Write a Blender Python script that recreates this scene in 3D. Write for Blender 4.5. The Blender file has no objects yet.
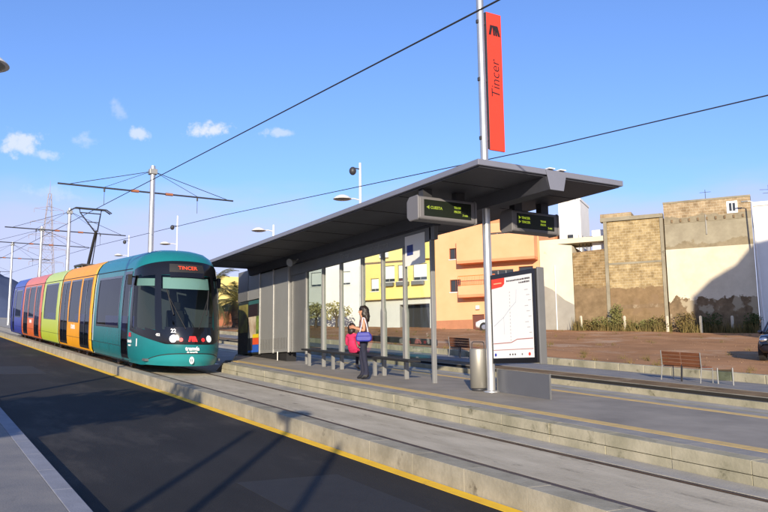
import bpy, bmesh, math, random
from mathutils import Vector, Matrix, noise
random.seed(7)
SC = bpy.context.scene
COL = SC.collection
R = math.radians
G = 0.0745                      # the street climbs 7.45 % away from the camera
PITCH = math.atan(G)

# ------------------------------------------------------------------ camera
cam = bpy.data.objects.new('camera', bpy.data.cameras.new('camera'))
COL.objects.link(cam)
cam.data.sensor_width = 36
cam.data.lens = 36 * 796.96 / 768
cam.data.clip_start = 0.05
cam.data.clip_end = 8000
cx = Vector((0.85931866639308, -0.5113146142940714, -0.011348779569787783))
cy = -Vector((0.06266441358014635, 0.12728500541572252, -0.9898846895810521))
cz = -Vector((0.5075870377177445, 0.8499152267171265, 0.14141961156537133))
m = Matrix((cx, cy, cz)).transposed().to_4x4()
m.translation = Vector((0, 0, 1.65))
cam.matrix_world = m
SC.camera = cam

# ------------------------------------------------------------------ light
SUN_EL = 14.0
SUN_AZ = Vector((-0.552, -0.834)).normalized()      # horizontal direction towards the sun
EXPOSURE = 0.5
sun_dir = Vector((SUN_AZ.x * math.cos(R(SUN_EL)), SUN_AZ.y * math.cos(R(SUN_EL)), math.sin(R(SUN_EL))))
sd = bpy.data.lights.new('sun', 'SUN')
sd.energy = 4.6
sd.angle = R(0.5)
sd.color = (1.0, 0.87, 0.68)
so = bpy.data.objects.new('sun', sd)
so.rotation_euler = sun_dir.to_track_quat('Z', 'Y').to_euler()
so.location = (-20, -30, 30)
COL.objects.link(so)

w = bpy.data.worlds.new('World')
SC.world = w
w.use_nodes = True
nt = w.node_tree
nt.nodes.clear()
N = nt.nodes.new
L = nt.links.new
sky = N('ShaderNodeTexSky')
sky.sky_type = 'NISHITA'
sky.sun_disc = False
sky.sun_elevation = R(SUN_EL)
sky.sun_rotation = math.atan2(SUN_AZ.x, SUN_AZ.y)
sky.air_density = 1.0
sky.dust_density = 0.6
sky.ozone_density = 2.2
SKY_STRENGTH = 0.125
bg = N('ShaderNodeBackground')
bg.inputs['Strength'].default_value = SKY_STRENGTH
out = N('ShaderNodeOutputWorld')
tc = N('ShaderNodeTexCoord')
nz = N('ShaderNodeTexNoise')
nz.inputs['Scale'].default_value = 55
nz.inputs['Detail'].default_value = 9
nz.inputs['Roughness'].default_value = 0.6
L(tc.outputs['Generated'], nz.inputs['Vector'])


def math_node(op, a, b=None, c=None):
    n = N('ShaderNodeMath')
    n.operation = op
    for i, v in enumerate((a, b, c)):
        if v is None:
            continue
        if isinstance(v, (int, float)):
            n.inputs[i].default_value = v
        else:
            L(v, n.inputs[i])
    return n.outputs[0]


def cloud(d, wx, wz, dens, edge=0.9):
    """a small puff of cloud round the sky direction d, wx by wz radians"""
    d = Vector(d).normalized()
    s = N('ShaderNodeVectorMath'); s.operation = 'SUBTRACT'
    L(tc.outputs['Generated'], s.inputs[0]); s.inputs[1].default_value = d
    sc = N('ShaderNodeVectorMath'); sc.operation = 'MULTIPLY'
    L(s.outputs[0], sc.inputs[0]); sc.inputs[1].default_value = (1 / wx, 1 / wx, 1 / wz)
    ln = N('ShaderNodeVectorMath'); ln.operation = 'LENGTH'
    L(sc.outputs[0], ln.inputs[0])
    a = math_node('MULTIPLY_ADD', nz.outputs['Fac'], 3.4, -1.7)
    r = math_node('ADD', ln.outputs['Value'], a)
    mr = N('ShaderNodeMapRange'); mr.interpolation_type = 'SMOOTHSTEP'
    L(r, mr.inputs[0])
    mr.inputs[1].default_value = 1.0; mr.inputs[2].default_value = 1.0 - edge
    mr.inputs[3].default_value = 0.0; mr.inputs[4].default_value = dens
    return mr.outputs[0]


puffs = [((.098, .962, .256), .030, .017, .75), ((.124, .96, .249), .028, .008, .55), ((.221, .934, .281), .014, .008, .65),
         ((.303, .908, .289), .032, .010, .85), ((.376, .882, .291), .026, .006, .5), ((.163, .949, .269), .016, .009, .32),
         ((.196, .933, .306), .010, .014, .28), ((.133, .969, .207), .034, .010, .25)]
fac = None
for p in puffs:
    c = cloud(*p)
    fac = c if fac is None else math_node('MAXIMUM', fac, c)
# a bank of thin lilac cloud low over the horizon
sepg = N('ShaderNodeSeparateXYZ')
L(tc.outputs['Generated'], sepg.inputs[0])
nz2 = N('ShaderNodeTexNoise')
nz2.inputs['Scale'].default_value = 7
nz2.inputs['Detail'].default_value = 5
mp = N('ShaderNodeMapping'); mp.inputs['Scale'].default_value = (1, 1, 3.5)
L(tc.outputs['Generated'], mp.inputs[0]); L(mp.outputs[0], nz2.inputs['Vector'])
hgt = math_node('MULTIPLY_ADD', nz2.outputs['Fac'], 0.10, sepg.outputs['Z'])
bank = N('ShaderNodeMapRange'); bank.interpolation_type = 'SMOOTHSTEP'
L(hgt, bank.inputs[0])
bank.inputs[1].default_value = 0.29; bank.inputs[2].default_value = 0.20
bank.inputs[3].default_value = 0.0; bank.inputs[4].default_value = 0.80
tint = N('ShaderNodeMix'); tint.data_type = 'RGBA'; tint.blend_type = 'MULTIPLY'
tint.inputs['Factor'].default_value = 1.0
L(sky.outputs[0], tint.inputs['A'])
tint.inputs['B'].default_value = (0.80, 0.94, 1.36, 1)
mixb = N('ShaderNodeMix'); mixb.data_type = 'RGBA'
L(bank.outputs[0], mixb.inputs['Factor'])
L(tint.outputs['Result'], mixb.inputs['A'])
mixb.inputs['B'].default_value = (3.8, 3.8, 5.3, 1)
mixc = N('ShaderNodeMix'); mixc.data_type = 'RGBA'
L(fac, mixc.inputs['Factor'])
L(mixb.outputs['Result'], mixc.inputs['A'])
mixc.inputs['B'].default_value = (5.0, 5.2, 6.0, 1)
L(mixc.outputs['Result'], bg.inputs['Color'])
L(bg.outputs[0], out.inputs['Surface'])

vs = SC.view_settings
vs.view_transform = 'Standard'
vs.look = 'None'
vs.gamma = 1
vs.use_curve_mapping = False
vs.exposure = EXPOSURE


# ------------------------------------------------------------------ materials
def mat(name, col, rough=0.7, metal=0.0, var=0.0, scale=3.0, col2=None, bump=0.0, bscale=None, spec=None,
        stretch=(1, 1, 1), spots=None, emit=None, estr=0.0):
    """principled material; var/col2 mix in a second tone by noise, spots = (colour, scale, threshold) adds stains"""
    m = bpy.data.materials.new(name)
    m.use_nodes = True
    t = m.node_tree
    b = t.nodes['Principled BSDF']
    b.inputs['Base Color'].default_value = (*col, 1)
    b.inputs['Roughness'].default_value = rough
    b.inputs['Metallic'].default_value = metal
    if spec is not None:
        b.inputs['Specular IOR Level'].default_value = spec
    if emit:
        b.inputs['Emission Color'].default_value = (*emit, 1)
        b.inputs['Emission Strength'].default_value = estr
    if var or col2 or bump or spots:
        co = t.nodes.new('ShaderNodeTexCoord')
        mp = t.nodes.new('ShaderNodeMapping')
        mp.inputs['Scale'].default_value = stretch
        t.links.new(co.outputs['Object'], mp.inputs[0])
    last = None
    if var or col2:
        n = t.nodes.new('ShaderNodeTexNoise')
        n.inputs['Scale'].default_value = scale
        n.inputs['Detail'].default_value = 7
        n.inputs['Roughness'].default_value = 0.62
        t.links.new(mp.outputs[0], n.inputs['Vector'])
        r = t.nodes.new('ShaderNodeMapRange')
        r.inputs[1].default_value = 0.32
        r.inputs[2].default_value = 0.68
        t.links.new(n.outputs['Fac'], r.inputs[0])
        mx = t.nodes.new('ShaderNodeMix')
        mx.data_type = 'RGBA'
        t.links.new(r.outputs[0], mx.inputs['Factor'])
        c2 = col2 or tuple(max(0, c * (1 - var)) for c in col)
        mx.inputs['A'].default_value = (*col, 1)
        mx.inputs['B'].default_value = (*c2, 1)
        last = mx.outputs['Result']
    if spots:
        sc_, ss, th = spots
        n = t.nodes.new('ShaderNodeTexNoise')
        n.inputs['Scale'].default_value = ss
        n.inputs['Detail'].default_value = 8
        n.inputs['Roughness'].default_value = 0.7
        t.links.new(mp.outputs[0], n.inputs['Vector'])
        r = t.nodes.new('ShaderNodeMapRange')
        r.inputs[1].default_value = th
        r.inputs[2].default_value = th + 0.12
        t.links.new(n.outputs['Fac'], r.inputs[0])
        mx = t.nodes.new('ShaderNodeMix')
        mx.data_type = 'RGBA'
        t.links.new(r.outputs[0], mx.inputs['Factor'])
        if last:
            t.links.new(last, mx.inputs['A'])
        else:
            mx.inputs['A'].default_value = (*col, 1)
        mx.inputs['B'].default_value = (*sc_, 1)
        last = mx.outputs['Result']
    if last:
        t.links.new(last, b.inputs['Base Color'])
    if bump:
        n = t.nodes.new('ShaderNodeTexNoise')
        n.inputs['Scale'].default_value = bscale or scale * 6
        n.inputs['Detail'].default_value = 5
        t.links.new(mp.outputs[0], n.inputs['Vector'])
        bp = t.nodes.new('ShaderNodeBump')
        bp.inputs['Strength'].default_value = bump
        bp.inputs['Distance'].default_value = 0.02
        t.links.new(n.outputs['Fac'], bp.inputs['Height'])
        t.links.new(bp.outputs[0], b.inputs['Normal'])
    return m


def glass(name, tint=(.5, .55, .55), rough=0.02, refl=1.0):
    m = bpy.data.materials.new(name)
    m.use_nodes = True
    t = m.node_tree
    t.nodes.clear()
    o = t.nodes.new('ShaderNodeOutputMaterial')
    tr = t.nodes.new('ShaderNodeBsdfTransparent')
    tr.inputs[0].default_value = (*tint, 1)
    gl = t.nodes.new('ShaderNodeBsdfGlossy')
    gl.inputs['Color'].default_value = (refl, refl, refl, 1)
    gl.inputs['Roughness'].default_value = rough
    lw = t.nodes.new('ShaderNodeLayerWeight')
    lw.inputs['Blend'].default_value = 0.5
    pw = t.nodes.new('ShaderNodeMath'); pw.operation = 'POWER'
    t.links.new(lw.outputs['Facing'], pw.inputs[0]); pw.inputs[1].default_value = 4.5
    fr = t.nodes.new('ShaderNodeMath'); fr.operation = 'MULTIPLY_ADD'
    t.links.new(pw.outputs[0], fr.inputs[0]); fr.inputs[1].default_value = 0.85; fr.inputs[2].default_value = 0.04
    mx = t.nodes.new('ShaderNodeMixShader')
    t.links.new(fr.outputs[0], mx.inputs[0])
    t.links.new(tr.outputs[0], mx.inputs[1])
    t.links.new(gl.outputs[0], mx.inputs[2])
    t.links.new(mx.outputs[0], o.inputs[0])
    return m


def blockwork(name, c1, c2, mortar, bw=0.42, bh=0.21, patch=None, ps=0.35, th=0.5):
    """bare block wall laid in the object's X (along) and Z (up)"""
    m = bpy.data.materials.new(name)
    m.use_nodes = True
    t = m.node_tree
    b = t.nodes['Principled BSDF']
    b.inputs['Roughness'].default_value = 0.92
    b.inputs['Specular IOR Level'].default_value = 0.1
    co = t.nodes.new('ShaderNodeTexCoord')
    sp = t.nodes.new('ShaderNodeSeparateXYZ')
    cb = t.nodes.new('ShaderNodeCombineXYZ')
    t.links.new(co.outputs['Object'], sp.inputs[0])
    t.links.new(sp.outputs['X'], cb.inputs['X'])
    t.links.new(sp.outputs['Z'], cb.inputs['Y'])
    br = t.nodes.new('ShaderNodeTexBrick')
    br.inputs['Color1'].default_value = (*c1, 1)
    br.inputs['Color2'].default_value = (*c2, 1)
    br.inputs['Mortar'].default_value = (*mortar, 1)
    br.inputs['Scale'].default_value = 1
    br.inputs['Brick Width'].default_value = bw
    br.inputs['Row Height'].default_value = bh
    br.inputs['Mortar Size'].default_value = 0.018
    br.inputs['Bias'].default_value = -0.1
    t.links.new(cb.outputs[0], br.inputs['Vector'])
    n = t.nodes.new('ShaderNodeTexNoise')
    n.inputs['Scale'].default_value = 1.3
    n.inputs['Detail'].default_value = 9
    n.inputs['Roughness'].default_value = 0.75
    t.links.new(co.outputs['Object'], n.inputs['Vector'])
    mx = t.nodes.new('ShaderNodeMix')
    mx.data_type = 'RGBA'
    mx.blend_type = 'MULTIPLY'
    mx.inputs['Factor'].default_value = 0.85
    rm = t.nodes.new('ShaderNodeMapRange')
    rm.inputs[1].default_value = 0.3; rm.inputs[2].default_value = 0.7
    rm.inputs[3].default_value = 0.55; rm.inputs[4].default_value = 1.25
    t.links.new(n.outputs['Fac'], rm.inputs[0])
    t.links.new(br.outputs['Color'], mx.inputs['A'])
    t.links.new(rm.outputs[0], mx.inputs['B'])
    last = mx.outputs['Result']
    if patch:
        n2 = t.nodes.new('ShaderNodeTexNoise')
        n2.inputs['Scale'].default_value = ps
        n2.inputs['Detail'].default_value = 8
        t.links.new(co.outputs['Object'], n2.inputs['Vector'])
        r2 = t.nodes.new('ShaderNodeMapRange')
        r2.inputs[1].default_value = th; r2.inputs[2].default_value = th + 0.06
        t.links.new(n2.outputs['Fac'], r2.inputs[0])
        m2 = t.nodes.new('ShaderNodeMix')
        m2.data_type = 'RGBA'
        t.links.new(r2.outputs[0], m2.inputs['Factor'])
        t.links.new(last, m2.inputs['A'])
        m2.inputs['B'].default_value = (*patch, 1)
        last = m2.outputs['Result']
    t.links.new(last, b.inputs['Base Color'])
    return m


M = {}
M['asphalt'] = mat('asphalt', (.034, .032, .030), .8, var=.35, scale=1.2, bump=.35, bscale=90, stretch=(1, .35, 1), spots=((.058, .053, .047), .7, .53), spec=.2)
M['concrete'] = mat('concrete', (.44, .41, .35), .88, col2=(.29, .28, .255), scale=1.6, bump=.3, bscale=40, spots=((.20, .19, .165), 2.2, .62), spec=.2)
M['slab'] = mat('slab_concrete', (.56, .50, .385), .9, col2=(.39, .345, .26), scale=1.5, bump=.35, bscale=40, stretch=(1.6, .5, 1), spots=((.16, .14, .11), 2.3, .585), spec=.08)
M['kerb'] = mat('kerb_concrete', (.39, .36, .285), .9, col2=(.25, .23, .175), scale=2.2, bump=.22, bscale=22, spots=((.12, .105, .08), 2.7, .60), spec=.1)
M['face'] = mat('platform_block', (.42, .385, .285), .9, col2=(.25, .235, .165), scale=1.7, bump=.22, bscale=20, spots=((.13, .125, .08), 2.4, .575), spec=.1)
M['paving'] = mat('platform_paving', (.31, .28, .235), .8, col2=(.195, .177, .15), scale=.8, bump=.2, bscale=60, spec=.35)
M['edge_paving'] = mat('platform_edge', (.32, .30, .265), .8, col2=(.2, .195, .185), scale=2.5, bump=.2, bscale=60)
M['walk'] = mat('pavement', (.25, .235, .215), .85, col2=(.165, .165, .17), scale=1.5, bump=.25, bscale=60, spots=((.12, .12, .12), 3, .64))
M['walkkerb'] = mat('pavement_kerb', (.27, .28, .32), .8, col2=(.2, .21, .24), scale=3, bump=.2, bscale=60)
M['yellow'] = mat('yellow_paint', (.95, .60, .02), .65, col2=(.78, .46, .03), scale=3, spots=((.20, .14, .05), 5, .63))
M['yellow_tile'] = mat('yellow_tile', (.62, .43, .14), .7, col2=(.48, .34, .13), scale=6, spots=((.25, .2, .12), 8, .66))
M['rail'] = mat('rail_steel', (.115, .075, .05), .6, metal=.2, var=.5, scale=6)
M['groove'] = mat('groove_rubber', (.02, .018, .016), .9)
M['dirt'] = mat('dirt', (.45, .245, .125), .95, col2=(.28, .15, .075), scale=.35, bump=.8, bscale=4, spots=((.48, .33, .22), .22, .52), spec=.05)
M['terrain'] = mat('terrain', (.17, .12, .075), .95, col2=(.10, .085, .05), scale=.08, spec=.05)
M['hill'] = mat('hill', (.09, .115, .19), .95, col2=(.065, .085, .145), scale=.01, spec=.0)  # blue haze of distance is put into the hillside colour
M['steel'] = mat('galvanised_steel', (.62, .62, .60), .38, metal=.75, var=.15, scale=4)
M['white_steel'] = mat('white_steel', (.74, .74, .72), .45, var=.08, scale=3)
M['darkmetal'] = mat('dark_metal', (.05, .05, .055), .5, metal=.3)
M['wire'] = mat('wire', (.03, .03, .032), .6)
M['greymetal'] = mat('grey_panel', (.21, .21, .205), .45, metal=.35, var=.12, scale=2.0)
M['lightgrey'] = mat('light_grey_panel', (.30, .305, .30), .45, metal=.2, var=.08, scale=2)
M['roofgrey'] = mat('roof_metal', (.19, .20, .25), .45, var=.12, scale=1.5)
M['sleeve'] = mat('post_grey', (.27, .27, .26), .5, metal=.2, var=.12, scale=3)
M['displaygrey'] = mat('display_grey', (.15, .145, .15), .5)
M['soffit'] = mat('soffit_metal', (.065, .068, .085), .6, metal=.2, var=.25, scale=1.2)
M['glass'] = glass('clear_glass', (.90, .93, .90))
M['frost'] = glass('frosted_glass', (.62, .68, .65), .12)
M['tintglass'] = glass('tinted_glass', (.30, .35, .38), .02, .55)
M['screenglass'] = glass('windscreen_glass', (.52, .60, .62), .02, .7)
M['pane'] = mat('window_pane', (.03, .035, .04), .08, spec=.6)
M['black'] = mat('black_gloss', (.009, .009, .011), .14, spec=.5)
M['blackmat'] = mat('black_matt', (.015, .015, .016), .7)
M['rubber'] = mat('rubber', (.018, .018, .018), .85)
M['interior'] = mat('cab_interior', (.10, .105, .11), .8)
M['red'] = mat('red_sign', (.80, .055, .028), .45, var=.06, scale=2)
M['ink'] = mat('dark_ink', (.02, .01, .012), .6)
M['paper'] = mat('white_paper', (.80, .80, .78), .6)
M['wood'] = mat('brown_slats', (.19, .07, .028), .6, col2=(.12, .042, .018), scale=5, stretch=(4, .4, 4))
M['led'] = mat('led_amber', (.1, .12, .02), .5, emit=(.42, .55, .03), estr=.45)
M['ledred'] = mat('led_red', (.4, .04, .02), .5, emit=(1, .12, .03), estr=.35)
M['lampwhite'] = mat('headlamp', (.75, .75, .70), .25, emit=(1, .93, .75), estr=.35)
M['redlight'] = mat('red_light', (.7, .02, .02), .3, emit=(1, .03, .03), estr=.25)
M['leaf'] = mat('leaf', (.07, .095, .028), .7, col2=(.035, .055, .016), scale=1.2, spec=.2)
M['leaf2'] = mat('leaf_yellowish', (.26, .24, .085), .7, col2=(.09, .105, .03), scale=1.3, spec=.2)
M['drygrass'] = mat('dry_grass', (.22, .155, .06), .85, col2=(.09, .085, .028), scale=1.5, spec=.1)
M['leaf3'] = mat('leaf_pale', (.50, .45, .22), .7, col2=(.26, .24, .09), scale=1.6, spec=.2)
M['bark'] = mat('bark', (.12, .085, .055), .9, var=.4, scale=8, bump=.5)
M['skin'] = mat('skin', (.50, .24, .14), .55)
M['hair'] = mat('hair', (.018, .011, .008), .5)
M['trouser'] = mat('navy_trousers', (.018, .02, .045), .85, var=.5, scale=9, bump=.9, bscale=14, stretch=(1, 1, .5))
M['top'] = mat('dark_top', (.06, .04, .09), .8, col2=(.22, .12, .10), scale=26, bump=.7, bscale=16)
M['bag'] = mat('blue_bag', (.025, .03, .30), .45, var=.25, scale=12)
M['pink'] = mat('pink_jacket', (.62, .025, .11), .8, var=.35, scale=9, bump=.9, bscale=14, stretch=(1, 1, 1.6))
M['shoe'] = mat('shoe', (.012, .012, .014), .5)
# tram paint
M['teal'] = mat('teal_paint', (.012, .185, .20), .26, spec=.5, var=.16, scale=.9)
M['teal_light'] = mat('teal_bumper', (.022, .25, .265), .28, spec=.5)
M['orange'] = mat('orange_paint', (.90, .38, .004), .4, spec=.2, var=.12, scale=1.3)
M['amber'] = mat('amber_paint', (.93, .54, .004), .4, spec=.2)
M['lime'] = mat('lime_paint', (.55, .66, .04), .3)
M['lime_light'] = mat('pale_lime_paint', (.62, .72, .16), .3)
M['coral'] = mat('coral_paint', (.84, .165, .015), .3, var=.1, scale=1.3)
M['coral_light'] = mat('bright_coral_paint', (.82, .13, .02), .3)
M['blue'] = mat('blue_paint', (.035, .055, .36), .3)
M['white'] = mat('white_mark', (.80, .80, .80), .5)
# buildings
M['wall_orange'] = mat('orange_render', (.74, .40, .22), .9, col2=(.68, .35, .18), scale=.5, spec=.1)
M['wall_salmon'] = mat('salmon_render', (.70, .28, .14), .9, col2=(.62, .24, .12), scale=.7, spec=.1)
M['wall_yellow'] = mat('yellow_render', (.80, .66, .24), .9, col2=(.74, .60, .21), scale=.5, spec=.1)
M['wall_white'] = mat('white_render', (.80, .79, .76), .9, col2=(.72, .71, .68), scale=.6, spec=.1)
M['wall_cream'] = mat('cream_render', (.68, .62, .48), .92, col2=(.58, .52, .385), scale=.45, bump=.3, bscale=3, spots=((.36, .30, .20), .8, .63), spec=.1)
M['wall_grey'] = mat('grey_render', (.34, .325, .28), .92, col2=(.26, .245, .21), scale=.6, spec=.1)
M['base_brown'] = mat('brown_plinth', (.42, .19, .10), .9, var=.2, scale=1)
M['door_brown'] = mat('brown_door', (.12, .035, .02), .6)
M['alu'] = mat('aluminium', (.27, .27, .265), .5, metal=.4)
M['block'] = blockwork('beige_blocks', (.40, .305, .185), (.29, .215, .125), (.43, .36, .25))
M['block2'] = blockwork('brown_blocks', (.29, .20, .105), (.21, .14, .075), (.30, .225, .14), patch=(.22, .145, .075), th=.5)
M['block3'] = blockwork('pale_blocks', (.44, .34, .24), (.36, .27, .19), (.46, .40, .31), .5, .25)
M['render_old'] = mat('old_grey_render', (.33, .30, .22), .92, col2=(.22, .195, .14), scale=.9, bump=.4, bscale=4, spots=((.13, .11, .075), 1.2, .6), spec=.1)
M['soil_wall'] = mat('crumbling_render', (.27, .19, .11), .95, col2=(.14, .095, .055), scale=1.1, bump=.7, bscale=5, spots=((.38, .31, .21), .9, .57), spec=.05)


def zoned(name, up, low, z0, amp, nscale, brick=None, low2=None):
    """old wall whose upper finish has fallen off unevenly below height z0: up over low, ragged border"""
    m = bpy.data.materials.new(name)
    m.use_nodes = True
    t = m.node_tree
    b = t.nodes['Principled BSDF']
    b.inputs['Roughness'].default_value = .93
    b.inputs['Specular IOR Level'].default_value = .06
    co = t.nodes.new('ShaderNodeTexCoord')
    sp = t.nodes.new('ShaderNodeSeparateXYZ')
    t.links.new(co.outputs['Object'], sp.inputs[0])

    def tone(ca, cb, sc, det=9):
        n = t.nodes.new('ShaderNodeTexNoise'); n.inputs['Scale'].default_value = sc; n.inputs['Detail'].default_value = det; n.inputs['Roughness'].default_value = .7
        t.links.new(co.outputs['Object'], n.inputs['Vector'])
        r = t.nodes.new('ShaderNodeMapRange'); r.inputs[1].default_value = .34; r.inputs[2].default_value = .66
        t.links.new(n.outputs['Fac'], r.inputs[0])
        x = t.nodes.new('ShaderNodeMix'); x.data_type = 'RGBA'
        t.links.new(r.outputs[0], x.inputs['Factor']); x.inputs['A'].default_value = (*ca, 1); x.inputs['B'].default_value = (*cb, 1)
        return x.outputs['Result']
    if brick:
        cb_ = t.nodes.new('ShaderNodeCombineXYZ')
        t.links.new(sp.outputs['X'], cb_.inputs['X']); t.links.new(sp.outputs['Z'], cb_.inputs['Y'])
        br = t.nodes.new('ShaderNodeTexBrick')
        for k, c in zip(('Color1', 'Color2', 'Mortar'), brick):
            br.inputs[k].default_value = (*c, 1)
        br.inputs['Scale'].default_value = 1; br.inputs['Brick Width'].default_value = .42; br.inputs['Row Height'].default_value = .21; br.inputs['Mortar Size'].default_value = .018
        t.links.new(cb_.outputs[0], br.inputs['Vector'])
        x = t.nodes.new('ShaderNodeMix'); x.data_type = 'RGBA'; x.blend_type = 'MULTIPLY'; x.inputs['Factor'].default_value = 1
        t.links.new(br.outputs['Color'], x.inputs['A']); t.links.new(tone((1.15, 1.12, 1.0), (.55, .5, .42), 1.6), x.inputs['B'])
        upc = x.outputs['Result']
    else:
        upc = tone(*up, .7)
    loc = tone(*low, 1.3)
    if low2:
        n = t.nodes.new('ShaderNodeTexNoise'); n.inputs['Scale'].default_value = .9; n.inputs['Detail'].default_value = 8
        t.links.new(co.outputs['Object'], n.inputs['Vector'])
        r = t.nodes.new('ShaderNodeMapRange'); r.inputs[1].default_value = .53; r.inputs[2].default_value = .57
        t.links.new(n.outputs['Fac'], r.inputs[0])
        x = t.nodes.new('ShaderNodeMix'); x.data_type = 'RGBA'
        t.links.new(r.outputs[0], x.inputs['Factor']); t.links.new(loc, x.inputs['A']); x.inputs['B'].default_value = (*low2, 1)
        loc = x.outputs['Result']
    n = t.nodes.new('ShaderNodeTexNoise'); n.inputs['Scale'].default_value = nscale; n.inputs['Detail'].default_value = 10; n.inputs['Roughness'].default_value = .62
    t.links.new(co.outputs['Object'], n.inputs['Vector'])
    h = t.nodes.new('ShaderNodeMath'); h.operation = 'MULTIPLY_ADD'
    t.links.new(n.outputs['Fac'], h.inputs[0]); h.inputs[1].default_value = amp * 2; t.links.new(sp.outputs['Z'], h.inputs[2])
    r = t.nodes.new('ShaderNodeMapRange'); r.inputs[1].default_value = z0 + amp - .04; r.inputs[2].default_value = z0 + amp + .04
    t.links.new(h.outputs[0], r.inputs[0])
    x = t.nodes.new('ShaderNodeMix'); x.data_type = 'RGBA'
    t.links.new(r.outputs[0], x.inputs['Factor']); t.links.new(loc, x.inputs['A']); t.links.new(upc, x.inputs['B'])
    t.links.new(x.outputs['Result'], b.inputs['Base Color'])
    bp = t.nodes.new('ShaderNodeBump'); bp.inputs['Strength'].default_value = .5; bp.inputs['Distance'].default_value = .05
    t.links.new(n.outputs['Fac'], bp.inputs['Height']); t.links.new(bp.outputs[0], b.inputs['Normal'])
    return m


BR = ((.44, .35, .205), (.34, .265, .15), (.47, .40, .28))
M['zone_cream'] = zoned('cream_over_rubble', ((.68, .61, .46), (.56, .495, .36)), ((.25, .175, .10), (.12, .085, .05)), 6.6, 2.0, .75, low2=(.36, .30, .20))
M['zone_block'] = zoned('blocks_over_render', None, ((.27, .185, .10), (.17, .115, .06)), 7.7, .7, .9, brick=BR, low2=(.22, .15, .085))
M['zone_block2'] = zoned('blocks_over_soil', None, ((.26, .185, .105), (.15, .105, .058)), 7.9, 1.0, .8, brick=((.34, .25, .14), (.24, .175, .095), (.37, .30, .2)))
M['zone_grey'] = zoned('grey_render_over_blocks', ((.35, .315, .225), (.25, .22, .155)), ((.30, .25, .16), (.2, .165, .105)), 10.9, .9, .8)
M['zone_top'] = zoned('top_blocks', None, ((.30, .26, .18), (.2, .17, .115)), 12.9, .5, 1.1, brick=((.43, .34, .235), (.33, .255, .17), (.46, .40, .31)))
M['terracotta'] = mat('terracotta_wall', (.40, .15, .075), .92, col2=(.28, .105, .055), scale=1.2)
M['carblack'] = mat('dark_car_paint', (.012, .014, .026), .16, spec=.6)
M['carwhite'] = mat('white_car_paint', (.78, .78, .78), .22)
M['carred'] = mat('grey_car_paint', (.16, .17, .19), .22)
M['chrome'] = mat('bright_metal', (.75, .75, .75), .18, metal=.9)


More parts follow.
